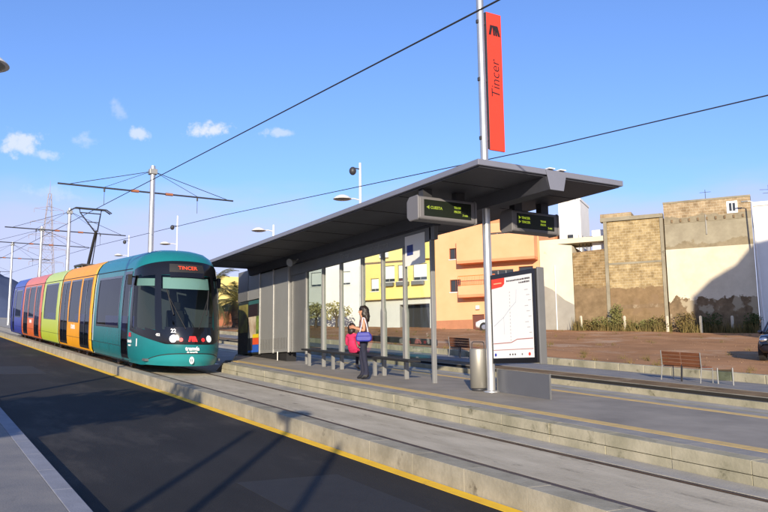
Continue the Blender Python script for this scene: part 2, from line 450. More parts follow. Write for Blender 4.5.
# ------------------------------------------------------------------ helpers
class MB:
    """collects shapes for one mesh object; slope=True lifts everything by G*y"""
    def __init__(s, slope=False):
        s.v = []; s.f = []; s.mi = []; s.slope = slope; s.cur = 0; s.smooth = []; s.sm = False

    def add(s, vs_, fs_):
        o = len(s.v)
        for p in vs_:
            s.v.append((p[0], p[1], p[2] + G * p[1]) if s.slope else tuple(p))
        for f in fs_:
            s.f.append([o + i for i in f]); s.mi.append(s.cur); s.smooth.append(s.sm)
        return s

    def box(s, x0, x1, y0, y1, z0, z1, ny=1):
        ys = [y0 + (y1 - y0) * i / ny for i in range(ny + 1)]
        vs_ = []
        for y in ys:
            vs_ += [(x0, y, z0), (x1, y, z0), (x1, y, z1), (x0, y, z1)]
        fs_ = [(3, 2, 1, 0)[::-1]]
        fs_ = [(0, 1, 2, 3)]
        for i in range(ny):
            a = 4 * i; b = a + 4
            for k in range(4):
                k2 = (k + 1) % 4
                fs_.append((a + k2, a + k, b + k, b + k2))
        e = 4 * ny
        fs_.append((e + 3, e + 2, e + 1, e))
        return s.add(vs_, fs_)

    def quad(s, a, b, c, d):
        return s.add([a, b, c, d], [(0, 1, 2, 3)])

    def tube(s, p0, p1, r0, r1=None, n=10, cap=True):
        r1 = r0 if r1 is None else r1
        p0 = Vector(p0); p1 = Vector(p1)
        d = (p1 - p0).normalized()
        a = d.cross(Vector((0, 0, 1)))
        if a.length < 1e-4:
            a = Vector((1, 0, 0))
        a.normalize(); b = d.cross(a)
        vs_ = []
        for p, r in ((p0, r0), (p1, r1)):
            for i in range(n):
                t = 2 * math.pi * i / n
                vs_.append(p + a * math.cos(t) * r + b * math.sin(t) * r)
        fs_ = [(i, (i + 1) % n, n + (i + 1) % n, n + i) for i in range(n)]
        sm = s.sm; s.sm = True
        s.add(vs_, fs_)
        s.sm = sm
        if cap:
            s.add(vs_[:n], [tuple(range(n))[::-1]]); s.add(vs_[n:], [tuple(range(n))])
        return s

    def path(s, pts, r, n=8):
        for a, b in zip(pts, pts[1:]):
            s.tube(a, b, r, r, n)
        return s

    def lathe(s, prof, c=(0, 0, 0), n=20):
        vs_ = []; fs_ = []
        for r, z in prof:
            for i in range(n):
                t = 2 * math.pi * i / n
                vs_.append((c[0] + r * math.cos(t), c[1] + r * math.sin(t), c[2] + z))
        for k in range(len(prof) - 1):
            for i in range(n):
                j = (i + 1) % n
                fs_.append((k * n + i, k * n + j, (k + 1) * n + j, (k + 1) * n + i))
        sm = s.sm; s.sm = True
        s.add(vs_, fs_); s.sm = sm
        s.add(vs_[:n], [tuple(range(n))[::-1]]); s.add(vs_[-n:], [tuple(range(n))])
        return s

    def ball(s, c, rx, ry, rz, n=14, k=8):
        prof = []
        vs_ = []; fs_ = []
        for a in range(k + 1):
            t = -math.pi / 2 + math.pi * a / k
            for i in range(n):
                u = 2 * math.pi * i / n
                vs_.append((c[0] + rx * math.cos(t) * math.cos(u), c[1] + ry * math.cos(t) * math.sin(u), c[2] + rz * math.sin(t)))
        for a in range(k):
            for i in range(n):
                j = (i + 1) % n
                fs_.append((a * n + i, a * n + j, (a + 1) * n + j, (a + 1) * n + i))
        sm = s.sm; s.sm = True
        s.add(vs_, fs_); s.sm = sm
        return s

    def prism(s, poly, axis, t0, t1):
        """poly in the plane across axis ('x': (y,z), 'y': (x,z), 'z': (x,y))"""
        def P(a, b, t):
            return {'x': (t, a, b), 'y': (a, t, b), 'z': (a, b, t)}[axis]
        n = len(poly)
        vs_ = [P(a, b, t0) for a, b in poly] + [P(a, b, t1) for a, b in poly]
        fs_ = [(i, (i + 1) % n, n + (i + 1) % n, n + i) for i in range(n)] + [tuple(range(n))[::-1], tuple(range(n, 2 * n))]
        return s.add(vs_, fs_)

    def build(s, name, mats, parent=None, bevel=0.0, kind=None, label=None, fix=True):
        me = bpy.data.meshes.new(name)
        me.from_pydata([tuple(p) for p in s.v], [], s.f)
        for m_ in (mats if isinstance(mats, (list, tuple)) else [mats]):
            me.materials.append(m_)
        for p, i, sm in zip(me.polygons, s.mi, s.smooth):
            p.material_index = i; p.use_smooth = sm
        if fix:
            bm = bmesh.new(); bm.from_mesh(me)
            bmesh.ops.recalc_face_normals(bm, faces=bm.faces)
            bm.to_mesh(me); bm.free()
        o = bpy.data.objects.new(name, me)
        COL.objects.link(o)
        if parent:
            o.parent = parent
        if bevel:
            b = o.modifiers.new('bevel', 'BEVEL')
            b.width = bevel; b.segments = 2; b.limit_method = 'ANGLE'; b.angle_limit = R(40)
        if kind:
            o['kind'] = kind
        if label:
            o['label'] = label
        return o


def tag(o, label, cat, group=None, kind=None):
    o['label'] = label; o['category'] = cat
    if group:
        o['group'] = group
    if kind:
        o['kind'] = kind
    return o


def thing(name, label, cat, loc=(0, 0, 0), rz=0.0, group=None, slope=False):
    o = bpy.data.objects.new(name, None)
    COL.objects.link(o)
    o.empty_display_size = 0.2
    o.location = loc
    o.rotation_euler = (PITCH if slope else 0, 0, rz)
    return tag(o, label, cat, group)


def dup(o, parent=None):
    c = o.copy()
    COL.objects.link(c)
    if parent:
        c.parent = parent
    for ch in [q for q in o.children if not q.get('_skip')]:
        dup(ch, c)
    return c


def text_mesh(txt, size, extrude=0.002, align='CENTER', shear=0.0, bold=0.0):
    """vertices and faces of a word laid in the XY plane"""
    cu = bpy.data.curves.new('lettering', 'FONT')
    cu.body = txt; cu.size = size; cu.extrude = extrude; cu.align_x = align; cu.align_y = 'CENTER'
    cu.shear = shear; cu.offset = bold; cu.resolution_u = 3
    o = bpy.data.objects.new('lettering', cu)
    COL.objects.link(o)
    bpy.context.view_layer.update()
    me = bpy.data.meshes.new_from_object(o.evaluated_get(bpy.context.evaluated_depsgraph_get()))
    vs_ = [v.co.copy() for v in me.vertices]
    fs_ = [tuple(p.vertices) for p in me.polygons]
    bpy.data.objects.remove(o); bpy.data.curves.remove(cu); bpy.data.meshes.remove(me)
    return vs_, fs_


def add_text(mb, txt, size, origin, ux, uy, **k):
    """word centred at origin, reading along ux with its top towards uy"""
    vs_, fs_ = text_mesh(txt, size, **k)
    ux = Vector(ux).normalized(); uy = Vector(uy).normalized(); un = ux.cross(uy)
    mb.add([Vector(origin) + ux * v.x + uy * v.y + un * v.z for v in vs_], fs_)
    return mb


def logo_m(mb, origin, ux, uy, w_, h_, t=.004):
    """the slanted double-stroke M of the tram company: three bars fanning out"""
    ux = Vector(ux).normalized(); uy = Vector(uy).normalized(); un = ux.cross(uy)
    polys = [[(-.50, -.5), (-.30, -.5), (-.13, .5), (-.36, .5)],
             [(-.10, -.5), (.06, -.5), (-.02, .5), (-.16, .5)],
             [(-.02, .5), (.14, .5), (.26, -.5), (.10, -.5)],
             [(.10, .5), (.30, .5), (.52, -.5), (.32, -.5)]]
    for k, p in enumerate(polys):
        tt = t * (1 + .12 * k)
        a = [Vector(origin) + ux * x * w_ + uy * y * h_ for x, y in p]
        b = [q + un * tt for q in a]
        mb.add(a + b, [(0, 1, 2, 3), (7, 6, 5, 4)] + [(i, (i + 1) % 4, 4 + (i + 1) % 4, 4 + i) for i in range(4)])
    return mb


# ------------------------------------------------------------------ the ground
Y0, Y1 = -14, 260


def structure(name, mb, m_, **k):
    return mb.build(name, m_, kind='structure', **k)


def grid_sheet(x0, x1, y0, y1, nx, ny, zf):
    mb = MB()
    vs_ = []; fs_ = []
    for j in range(ny + 1):
        for i in range(nx + 1):
            x = x0 + (x1 - x0) * i / nx; y = y0 + (y1 - y0) * j / ny
            vs_.append((x, y, zf(x, y)))
    for j in range(ny):
        for i in range(nx):
            a = j * (nx + 1) + i
            fs_.append((a, a + 1, a + nx + 2, a + nx + 1))
    mb.sm = True
    return mb.add(vs_, fs_)


def ground_z(x, y):
    yy = y if y < 160 else 160 + (y - 160) * .35
    return G * yy + (.028 * (min(x, 150) - 19.6) if x > 19.6 else 0)


t_ = grid_sheet(-500, 700, -200, 1000, 120, 120, lambda x, y: ground_z(x, y) - .6)
structure('terrain', t_, M['terrain'])

structure('road', MB(True).box(1.4, 5.1, Y0, Y1, -.5, -.14, 40), M['asphalt'])
pt = MB(True)
for y, x0, x1, ln in ((6.4, 3.1, 4.3, 1.9), (24.0, 1.9, 3.4, 3.2)):
    pt.box(x0, x1, y, y + ln, -.2, -.137, 2)
structure('road_patch', pt, mat('tar_patch', (.022, .021, .021), .75, var=.3, scale=4, bump=.3, bscale=70))
structure('sidewalk', MB(True).box(-5.5, 1.22, Y0, Y1, -.4, 0, 40), M['walk'])
kb = MB(True)
y = Y0
while y < 70:
    kb.box(1.225, 1.4, y, y + .997, -.4, .004)
    y += 1.0
structure('sidewalk_kerb', kb, M['walkkerb'], bevel=.006)
structure('road_line', MB(True).box(4.925, 5.088, Y0, Y1, -.16, -.136, 40), M['yellow'])
kb = MB(True)
y = Y0
rk = random.Random(3)
while y < 140:
    ln = .998
    kb.box(5.1 + rk.uniform(-.002, .002), 5.40, y, y + ln - .003, -.4, .095 + rk.uniform(-.002, .002))
    y += ln
structure('track_kerb', kb, M['kerb'], bevel=.004)


def track(name, xc, y0, y1):
    """concrete bed with two grooved rails let into it"""
    s = MB(True)
    xa = xc - .7175; xb = xc + .7175
    s.box(xa + .085, xb - .07, y0, y1, -.4, .01, 30)
    return structure(name, s, M['slab'])


def rails(xc, y0, y1):
    for sx in (-1, 1):
        x = xc + sx * .7175
        a, b = (x - .045, x + .06) if sx < 0 else (x - .03, x + .012)
        structure('track_rail', MB(True).box(a, b, y0, y1, -.4, .016, 30), M['rail'])
        structure('rail_bed', MB(True).box(x - .07, a - .001, y0, y1, -.4, .006, 30), M['groove'])
        structure('rail_bed', MB(True).box(b + .001, x + .085, y0, y1, -.4, .004, 30), M['groove'])


TX = 6.4125
track('track_slab', TX, Y0, 150)
rails(TX, Y0, 150)
structure('track_verge', MB(True).box(5.405, TX - .7175 - .07, Y0, 150, -.4, .012, 30), M['slab'])
structure('platform_foot', MB(True).box(TX + .7175 + .085, 7.64, Y0, 150, -.4, .012, 30), M['concrete'])

# the island platform: block-faced wall, edge slabs, yellow warning strip, paving
PX0, PX1, PY0, PY1 = 7.65, 12.2, -14, 21.8
fb = MB(True)
y = PY0
k = 0
rk = random.Random(11)
while y < PY1 - .05:
    ln = min(1.02, PY1 - y)
    for z0, z1, sh in ((-.02, .115, 0), (.121, .27, .5)):
        a = y + (sh if sh else 0) * .0
        dx = rk.uniform(-.006, .006)
        fb.box(PX0 + dx, PX0 + .25, a + .003, a + ln - .003, z0, z1 - rk.uniform(0, .003))
    y += 1.02
structure('platform_wall', fb, M['face'], bevel=.005)
core = MB(True)
outline = [(7.9, PY0), (7.9, 21.7), (9.9, 26.6), (11.98, 27.5), (11.98, PY0)]
core.prism(outline, 'z', -.4, .255)
structure('platform_core', core, M['concrete'])
ew = MB(True)
ew.prism([(7.66, 21.8), (7.9, 21.8), (9.96, 26.85), (12.2, 27.8), (12.2, 27.5), (10.1, 26.6), (7.93, 21.55), (7.66, 21.55)], 'z', -.4, .262)
structure('platform_end_wall', ew, M['face'])
structure('far_platform_wall', MB(True).box(11.985, 12.2, PY0, 27.5, -.4, .266, 20), M['face'])
pp = MB(True)
pp.prism([(8.53, PY0), (8.53, 23.2), (9.9, 26.5), (11.38, 27.2), (11.38, PY0)], 'z', .25, .27)
structure('platform_paving', pp, M['paving'])
e1 = MB(True)
y = PY0
while y < 21.5:
    e1.box(7.905, 8.27, y, y + .597, .24, .2705)
    y += .6
structure('platform_edge', e1, M['edge_paving'])
e1 = MB(True)
y = PY0
while y < 27:
    if y < 22.4:
        e1.box(8.275, 8.525, y, y + .396, .25, .274)
    y += .4
structure('yellow_strip', e1, M['yellow_tile'])
e1 = MB(True)
y = PY0
while y < 26.8:
    e1.box(11.385, 11.60, y, y + .396, .25, .274)
    y += .4
structure('yellow_strip', e1, M['yellow_tile'])
structure('platform_edge', MB(True).box(11.605, 11.98, PY0, 27.2, .24, .271, 20), M['edge_paving'])

# second track behind the platform, with its kerb, drain and pavement
TX2 = 13.43
track('track_slab', TX2, Y0, 150)
rails(TX2, Y0, 150)
structure('track_verge', MB(True).box(12.21, TX2 - .79, Y0, 150, -.4, .012, 30), M['slab'])
structure('track_verge', MB(True).box(TX2 + .8035, 15.0, Y0, 150, -.4, .012, 30), M['concrete'])
structure('far_kerb', MB(True).box(15.0, 15.08, Y0, 150, -.4, .15, 30), M['face'])
structure('drain_channel', MB(True).box(15.085, 15.6, Y0, 150, -.4, .12, 30), M['groove'])
structure('track_edging', MB(True).box(15.601, 15.655, Y0, 150, -.4, .183, 30), M['groove'])
structure('far_kerb', MB(True).box(15.66, 15.75, Y0, 150, -.4, .19, 30), M['kerb'])
structure('verge', MB(True).box(15.755, 16.9, Y0, 150, -.4, .185, 30), M['dirt'] if False else M['soil_wall'])
structure('pavement', MB(True).box(16.905, 19.3, Y0, 150, -.4, .2, 30), M['walk'])
kb = MB(True)
y = Y0
while y < 120:
    kb.box(19.305, 19.62, y, y + .99, -.4, .43)
    y += 1.0
structure('lot_kerb', kb, M['face'], bevel=.02)


def lot_z(x, y):
    n = noise.noise(Vector((x * .25, y * .25, 0))) * .10 + noise.noise(Vector((x * .9, y * .9, 3))) * .035
    edge = max(0, min(1, (x - 19.6) / 1.5))
    return .40 + G * y + .028 * (x - 19.6) + n * edge


structure('dirt_lot', grid_sheet(19.6, 110, -25, 110, 150, 220, lot_z), M['dirt'])
# crossing beyond the platform end
structure('crossing', MB(True).prism([(7.66, 22.3), (9.75, 27.4), (12.19, 28.4), (12.19, 60), (7.66, 60)], 'z', -.4, .006), M['paving'])
structure('crossing_verge', MB(True).box(7.66, 12.19, 60.01, 150, -.4, .008, 20), M['concrete'])

# hills far away to the left
def hill_z(x, y):
    a = 290 * math.exp(-((x - 60) / 330) ** 2) + 120 * math.exp(-((x + 700) / 330) ** 2)
    n = noise.fractal(Vector((x * .006, y * .006, 1.3)), 1, 2, 6) * 34
    s = math.exp(-((y - 2300) / 330) ** 2)
    return 20 + (a + n) * s


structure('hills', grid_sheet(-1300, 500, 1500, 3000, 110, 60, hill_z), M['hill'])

# ------------------------------------------------------------------ the tram
W_PROF = [(.20, 1.10), (.35, 1.16), (.6, 1.19), (.9, 1.2), (1.6, 1.2), (2.3, 1.165), (2.72, 1.12), (2.9, 1.06), (3.05, .96), (3.18, .78), (3.26, .52), (3.30, .0)]
N_PROF = [(.20, .16), (.35, .06), (.6, .0), (.85, .0), (1.05, .05), (1.3, .14), (1.7, .30), (2.1, .46), (2.5, .62), (2.75, .74), (2.9, .84), (3.05, 1.0), (3.18, 1.25), (3.26, 1.6), (3.30, 2.3)]


def interp(tab, z):
    if z <= tab[0][0]:
        return tab[0][1]
    for (a, b), (c, d) in zip(tab, tab[1:]):
        if z <= c:
            return b + (d - b) * (z - a) / (c - a)
    return tab[-1][1]


NOSE_END = 2.0


def nose_d(n_):
    return max(.6, NOSE_END - n_)


def q_at(x, z):
    lo, hi = 0.0, 1.0
    for _ in range(30):
        m_ = (lo + hi) / 2
        if nose_pt(m_, z).x < abs(x):
            lo = m_
        else:
            hi = m_
    return lo if x >= 0 else -lo


def nose_pt(q, z, off=0.0):
    """q in -1..1 round the nose (negative = near side); beyond 1 straight down the side in metres"""
    def P(q, z):
        s = 1 if q >= 0 else -1
        a = abs(q)
        w_ = interp(W_PROF, z); n_ = interp(N_PROF, z)
        if a <= 1:
            t = a * math.pi / 2
            e = 2 / 2.12
            x = w_ * math.sin(t) ** e
            y = n_ + nose_d(n_) * (1 - max(0, math.cos(t)) ** e)
        else:
            x = w_; y = n_ + nose_d(n_) + (a - 1)
        return Vector((s * x, y, z))
    p = P(q, z)
    if off:
        du = P(q + .01, z) - P(q - .01, z)
        dv = P(q, z + .01) - P(q, z - .01)
        n = du.cross(dv)
        if n.length > 1e-9:
            n.normalize()
            c = Vector((0, 4, 1.5))
            if n.dot(p - c) < 0:
                n = -n
            p = p + n * off
    return p


def nose_patch(q0, q1, zb, zt, nq, nz_, off, th=0.0):
    """a patch of the nose surface; zb and zt are functions of q"""
    mb = MB(); mb.sm = True
    vs_ = []; fs_ = []
    for j in range(nz_ + 1):
        for i in range(nq + 1):
            q = q0 + (q1 - q0) * i / nq
            z = zb(q) + (zt(q) - zb(q)) * j / nz_
            vs_.append(nose_pt(q, z, off))
    for j in range(nz_):
        for i in range(nq):
            a = j * (nq + 1) + i
            fs_.append((a, a + 1, a + nq + 2, a + nq + 1))
    return mb.add(vs_, fs_)


def side_x(z):
    return interp(W_PROF, z)


ZS = [.20, .28, .35, .48, .6, .75, .9, 1.12, 1.35, 1.6, 1.85, 2.1, 2.3, 2.5, 2.66, 2.72, 2.735, 2.8, 2.9, 2.98, 3.05, 3.12, 3.18, 3.23, 3.26, 3.285, 3.30]


def module_shell(y0, y1, openings, mats, rib=None, rib_w=.28):
    """body shell of one car: both sides with real window openings, roof, underside; rib = second paint at the near end"""
    ys = sorted({y0, y1} | {v for o in openings for v in o[:2]} | ({y0 + rib_w} if rib else set()))
    fine = []
    for a, b in zip(ys, ys[1:]):
        k = max(1, int((b - a) / .5))
        fine += [a + (b - a) * i / k for i in range(k)]
    ys = fine + [y1]
    zs = sorted(set(ZS) | {v for o in openings for v in o[2:4]})
    mb = MB()

    def hole(ya, yb, za, zb):
        my = (ya + yb) / 2; mz = (za + zb) / 2
        return any(o[0] < my < o[1] and o[2] < mz < o[3] for o in openings)
    for s in (-1, 1):
        for ya, yb in zip(ys, ys[1:]):
            for za, zb in zip(zs, zs[1:]):
                if hole(ya, yb, za, zb):
                    continue
                mb.cur = 1 if (rib and ya < y0 + rib_w - .001) else 0
                mb.sm = True
                p = [(s * side_x(za), ya, za), (s * side_x(za), yb, za), (s * side_x(zb), yb, zb), (s * side_x(zb), ya, zb)]
                mb.add(p, [(0, 1, 2, 3)])
    mb.sm = False
    mb.cur = 0
    mb.add([(-1.1, y0, .2), (1.1, y0, .2), (1.1, y1, .2), (-1.1, y1, .2)], [(0, 1, 2, 3)])
    return mb


def weld(mb):
    """merge doubled vertices of a collected shell"""
    idx = {}; nv = []; mp_ = []
    for p in mb.v:
        k = (round(p[0], 4), round(p[1], 4), round(p[2], 4))
        if k not in idx:
            idx[k] = len(nv); nv.append(p)
        mp_.append(idx[k])
    keep = []
    for f, mi, sm in zip(mb.f, mb.mi, mb.smooth):
        g_ = []
        for i in f:
            if mp_[i] not in g_:
                g_.append(mp_[i])
        if len(g_) > 2:
            keep.append((g_, mi, sm))
    mb.v = nv
    mb.f = [k[0] for k in keep]; mb.mi = [k[1] for k in keep]; mb.smooth = [k[2] for k in keep]
    return mb


def side_panel(y0, y1, z0, z1, off, sides=(-1, 1), th=0.0, nz_=6):
    mb = MB(); mb.sm = True
    for s in sides:
        vs_ = []; fs_ = []
        for j in range(nz_ + 1):
            z = z0 + (z1 - z0) * j / nz_
            vs_ += [(s * (side_x(z) + off), y0, z), (s * (side_x(z) + off), y1, z)]
        for j in range(nz_):
            fs_.append((2 * j, 2 * j + 1, 2 * j + 3, 2 * j + 2))
        mb.add(vs_, fs_)
    return mb


TY = 20.6
TRAM_Z = 1.022
tram = thing('tram', 'long low-floor tram of five coloured cars, teal cab in front, stopping at the platform', 'tram', (TX, TY, G * TY + .05), 0, None, True)


tram.scale.z = TRAM_Z


def add_window(y0, y1, z0, z1, parent, side):
    fr = MB()
    s = side
    for a, b, c, d in ((y0 - .03, y1 + .03, z0 - .035, z0 + .03), (y0 - .03, y1 + .03, z1 - .03, z1 + .035)):
        fr.add([(s * (side_x(c) + .008), a, c), (s * (side_x(c) + .008), b, c), (s * (side_x(d) + .008), b, d), (s * (side_x(d) + .008), a, d)], [(0, 1, 2, 3)])
    for a, b in ((y0 - .03, y0 + .035), (y1 - .035, y1 + .03)):
        fr.v, fr.f, fr.mi, fr.smooth = fr.v, fr.f, fr.mi, fr.smooth
        p = side_panel(a, b, z0 + .03, z1 - .03, .008, (s,))
        fr.add(p.v, p.f)
    fr.build('window_frame', M['black'], parent)
    return side_panel(y0 + .02, y1 - .02, z0 + .02, z1 - .02, -.004, (s,)).build('window', M['tintglass'], parent)


def add_door(y0, y1, parent, side, lower=None, leaves=2):
    """dark full-height sliding door with glass leaves"""
    s = side
    fr = MB()
    z0, z1 = .30, 2.66
    for a, b in ((z0, z0 + .10), (z1 - .08, z1)):
        p = side_panel(y0, y1, a, b, .010, (s,), nz_=1); fr.add(p.v, p.f)
    n = leaves
    for i in range(n + 1):
        yc = y0 + (y1 - y0) * i / n
        a, b = max(y0, yc - .045), min(y1, yc + .045)
        p = side_panel(a, b, z0 + .10, z1 - .08, .010, (s,)); fr.add(p.v, p.f)
    d = weld(fr).build('door', M['black'], parent)
    side_panel(y0 + .03, y1 - .03, z0 + .05, z1 - .05, .0, (s,)).build('door_glass', M['tintglass'], parent)
    return d


def interior(y0, y1, parent, seat_ys, pole_ys, name='interior'):
    mb = MB()
    mb.box(-1.08, 1.08, y0 + .05, y1 - .05, .30, .36)
    mb.box(-1.0, 1.0, y0 + .05, y1 - .05, 2.70, 2.74)
    o = mb.build(name, M['interior'], parent)
    for y_ in seat_ys:
        for x_ in (-.85, -.38, .38, .85):
            MB().prism([(y_, .78), (y_ + .47, .78), (y_ + .50, 1.42), (y_ + .43, 1.42), (y_ + .40, .86), (y_, .86)], 'x', x_ - .2, x_ + .2).build('seat', M['blue'], parent)
    for y_ in pole_ys:
        for x_ in (-.55, .55):
            MB().tube((x_, y_, .36), (x_, y_, 2.7), .018, n=6).build('grab_pole', M['steel'], parent)


def make_module(y0, y1, paint, name, label, openings, rib=None, doors=(), seat_ys=(), pole_ys=(), lowers=()):
    shell = weld(module_shell(y0, y1, [o[:4] for o in openings] + [(d[0], d[1], .30, 2.66) for d in doors], None, rib))
    body = shell.build(name, [paint] + ([rib] if rib else []), tram, label=label)
    for o in openings:
        for s in (-1, 1):
            add_window(*o[:4], body, s)
    for d in doors:
        for s in (-1, 1):
            add_door(d[0], d[1], body, s, leaves=d[2] if len(d) > 2 else 2)
    seam = MB()
    p = side_panel(y0, y1, 2.716, 2.742, .006, nz_=1); seam.add(p.v, p.f)
    seam.build('roof_seam', M['blackmat'], body)
    sk_ = MB()
    xs_ = [y0] + [v for d in sorted(doors) for v in d[:2]] + [y1]
    for a, b in zip(xs_[::2], xs_[1::2]):
        p = side_panel(a, b, .60, .612, .004, nz_=1); sk_.add(p.v, p.f)
        if b - a > 1.2:
            p = side_panel((a + b) / 2 - .006, (a + b) / 2 + .006, .22, .60, .004, nz_=2); sk_.add(p.v, p.f)
        p = side_panel(b - .012, b, .22, 2.70, .004); sk_.add(p.v, p.f)
    sk_.build('panel_seam', M['blackmat'], body)
    p = side_panel(y0 + .02, y1 - .02, 2.62 if False else .205, .235, .004, nz_=1).build('skirt_edge', M['rubber'], body)
    interior(y0, y1, body, seat_ys, pole_ys)
    return body


def cab(paint, name, label, L_, mirror=False):
    """end car: sculpted nose with a black glazed mask, windscreen, side cab windows, a narrow door and one long window"""
    root = bpy.data.objects.new(name, bpy.data.meshes.new(name))
    openings = [(3.25, L_ - .55, 1.12, 2.54)]
    door = (2.05, 2.85)
    ys_side = []
    mb = MB()
    zs = sorted(set(ZS) | {1.12, 2.54, 2.66, .30})
    # nose rows and side columns
    NQ = 22
    qs = [-1 + 2 * i / (2 * NQ) * 1.0 for i in range(2 * NQ + 1)]
    QW = .70

    def mask_b(q):
        a = min(1, abs(q))
        return .76 + .30 * max(0, (a - .34) / .61) ** 1.0 if a > .34 else .76

    def mask_t(q):
        a = abs(q)
        return 2.93 - .27 * min(1.05, a) ** 2.2

    def in_mask(q, z):
        return abs(q) < .95 and mask_b(q) + .03 < z < mask_t(q) - .03

    mb.sm = True
    for i in range(len(qs) - 1):
        qa, qb = qs[i], qs[i + 1]
        for za, zb in zip(zs, zs[1:]):
            qm = (qa + qb) / 2; zm = (za + zb) / 2
            if abs(qm) < .93 and in_mask(qm, za) and in_mask(qm, zb) and za > 1.0 and zb < 2.6:
                continue
            mb.add([nose_pt(qa, za), nose_pt(qb, za), nose_pt(qb, zb), nose_pt(qa, zb)], [(0, 1, 2, 3)])
    # sides, from the end of the nose curve back; y columns absolute
    cols = [door[0], door[1], openings[0][0], openings[0][1], L_]
    fine = []
    for a, b in zip(cols, cols[1:]):
        k = max(1, int((b - a) / .5))
        fine += [a + (b - a) * i / k for i in range(k)]
    fine.append(L_)
    for s in (-1, 1):
        for za, zb in zip(zs, zs[1:]):
            def st(z):
                return interp(N_PROF, z) + nose_d(interp(N_PROF, z))
            # first column follows the raked end of the nose
            for k in range(-1, len(fine) - 1):
                yb = fine[k + 1]
                yb1 = max(yb, st(za)); yb2 = max(yb, st(zb))
                ya1, ya2 = (st(za), st(zb)) if k < 0 else (max(fine[k], st(za)), max(fine[k], st(zb)))
                if k >= 0:
                    my = (fine[k] + yb) / 2; mz = (za + zb) / 2
                    if door[0] < my < door[1] and .30 < mz < 2.66:
                        continue
                    if openings[0][0] < my < openings[0][1] and 1.12 < mz < 2.54:
                        continue
                if yb1 - ya1 < 1e-5 and yb2 - ya2 < 1e-5:
                    continue
                mb.add([(s * side_x(za), ya1, za), (s * side_x(za), yb1, za), (s * side_x(zb), yb2, zb), (s * side_x(zb), ya2, zb)], [(0, 1, 2, 3)])
    mb.sm = False
    mb.add([(-1.08, .9, .2), (1.08, .9, .2), (1.08, L_, .2), (-1.08, L_, .2)], [(0, 1, 2, 3)])
    weld(mb)
    bpy.data.objects.remove(root)
    body = mb.build(name, paint, tram, label=label)
    # black mask: frame round the openings, following the nose
    NM = 60
    mk = MB(); mk.sm = True
    rows = 30
    AP = .42     # where the pillar between windscreen and cab side window stands

    def glazed(q, z):
        a = abs(q)
        lo = max(1.10, mask_b(q) + .10)
        if a < AP - .05:
            return lo + .06 < z < 2.52
        if AP + .05 < a < .90:
            return lo + .03 < z < min(2.52, mask_t(q) - .10)
        return False
    for i in range(NM):
        qa = -.95 + 1.9 * i / NM; qb = -.95 + 1.9 * (i + 1) / NM
        for j in range(rows):
            def zz(q, j):
                return mask_b(q) + (mask_t(q) - mask_b(q)) * j / rows
            qm = (qa + qb) / 2; zm = (zz(qm, j) + zz(qm, j + 1)) / 2
            if glazed(qm, zm):
                continue
            mk.add([nose_pt(qa, zz(qa, j), .010), nose_pt(qb, zz(qb, j), .010), nose_pt(qb, zz(qb, j + 1), .010), nose_pt(qa, zz(qa, j + 1), .010)], [(0, 1, 2, 3)])
    weld(mk)
    mask = mk.build('nose_mask', M['black'], body)
    ws = nose_patch(-AP + .03, AP - .03, lambda q: 1.08, lambda q: 2.56, 24, 14, .004)
    ws.build('windscreen', M['screenglass'], body)
    for s in (-1, 1):
        q0, q1 = sorted((s * (AP + .03), s * .92))
        nose_patch(q0, q1, lambda q: mask_b(q) + .06, lambda q: min(2.54, mask_t(q) - .06), 12, 12, .004).build('cab_side_window', M['screenglass'], body)
    # cab inside: back wall, floor, console, seat, blinds
    it = MB()
    it.box(-1.05, 1.05, 1.95, 2.02, .36, 2.68)
    it.box(-1.02, 1.02, .75, 2.0, .30, .36)
    it.box(-.9, .9, 1.25, 2.0, 2.66, 2.70)
    cabin = it.build('cab_interior', M['interior'], body)
    cs = MB()
    cs.prism([(.52, .40), (.52, 1.02), (.60, 1.14), (.95, 1.10), (1.0, .40)], 'x', -.50, .50)
    cs.build('console', mat('console_blue', (.03, .07, .17), .6), body)
    st_ = MB()
    st_.box(-.27, .27, 1.25, 1.7, .85, .95); st_.box(-.25, .25, 1.62, 1.74, .95, 1.62); st_.box(-.13, .13, 1.64, 1.72, 1.62, 1.85)
    st_.box(-.08, .08, 1.4, 1.5, .36, .85)
    st_.build('driver_seat', M['rubber'], body, bevel=.03)
    blind = nose_patch(-AP + .05, AP - .05, lambda q: 2.20, lambda q: 2.50, 16, 2, -.05)
    blind.build('sun_blind', mat('pale_green_blind', (.46, .68, .56), .7, emit=None), body)
    for s in (-1, 1):
        q0, q1 = sorted((s * (AP + .08), s * .88))
        nose_patch(q0, q1, lambda q: 2.26, lambda q: 2.46, 6, 2, -.05).build('side_blind', mat('pale_green_blind', (.42, .62, .50), .7), body)
    # destination display in the top of the mask
    ds = nose_patch(-.26, .26, lambda q: 2.62, lambda q: 2.84, 8, 3, .014).build('destination_display', M['blackmat'], body)
    tt = MB()
    c = nose_pt(.0, 2.73, .022)
    up = (nose_pt(.0, 2.80, .022) - nose_pt(.0, 2.66, .022))
    add_text(tt, 'TINCER', .15, c, (1, 0, 0), up, extrude=.002, bold=.003)
    tt.build('led_text', M['ledred'], body)
    # lights, logo and marks
    for s in (-1, 1):
        hl = MB()
        q = q_at(s * .47, .90)
        c = nose_pt(q, .90, .0); nrm = (nose_pt(q, .90, 1.0) - nose_pt(q, .90, 0)).normalized()
        hl.tube(c - nrm * .02, c + nrm * .022,   .095, .085, 20)
        h = hl.build('headlight', M['lampwhite'], body)
        rg = MB(); rg.tube(c - nrm * .03, c + nrm * .014, .105, .10, 20)
        rg.build('headlight_ring', M['chrome'], body)
        rl = MB()
        q = q_at(s * .29, .875)
        c = nose_pt(q, .875, .0); nrm = (nose_pt(q, .875, 1.0) - c).normalized()
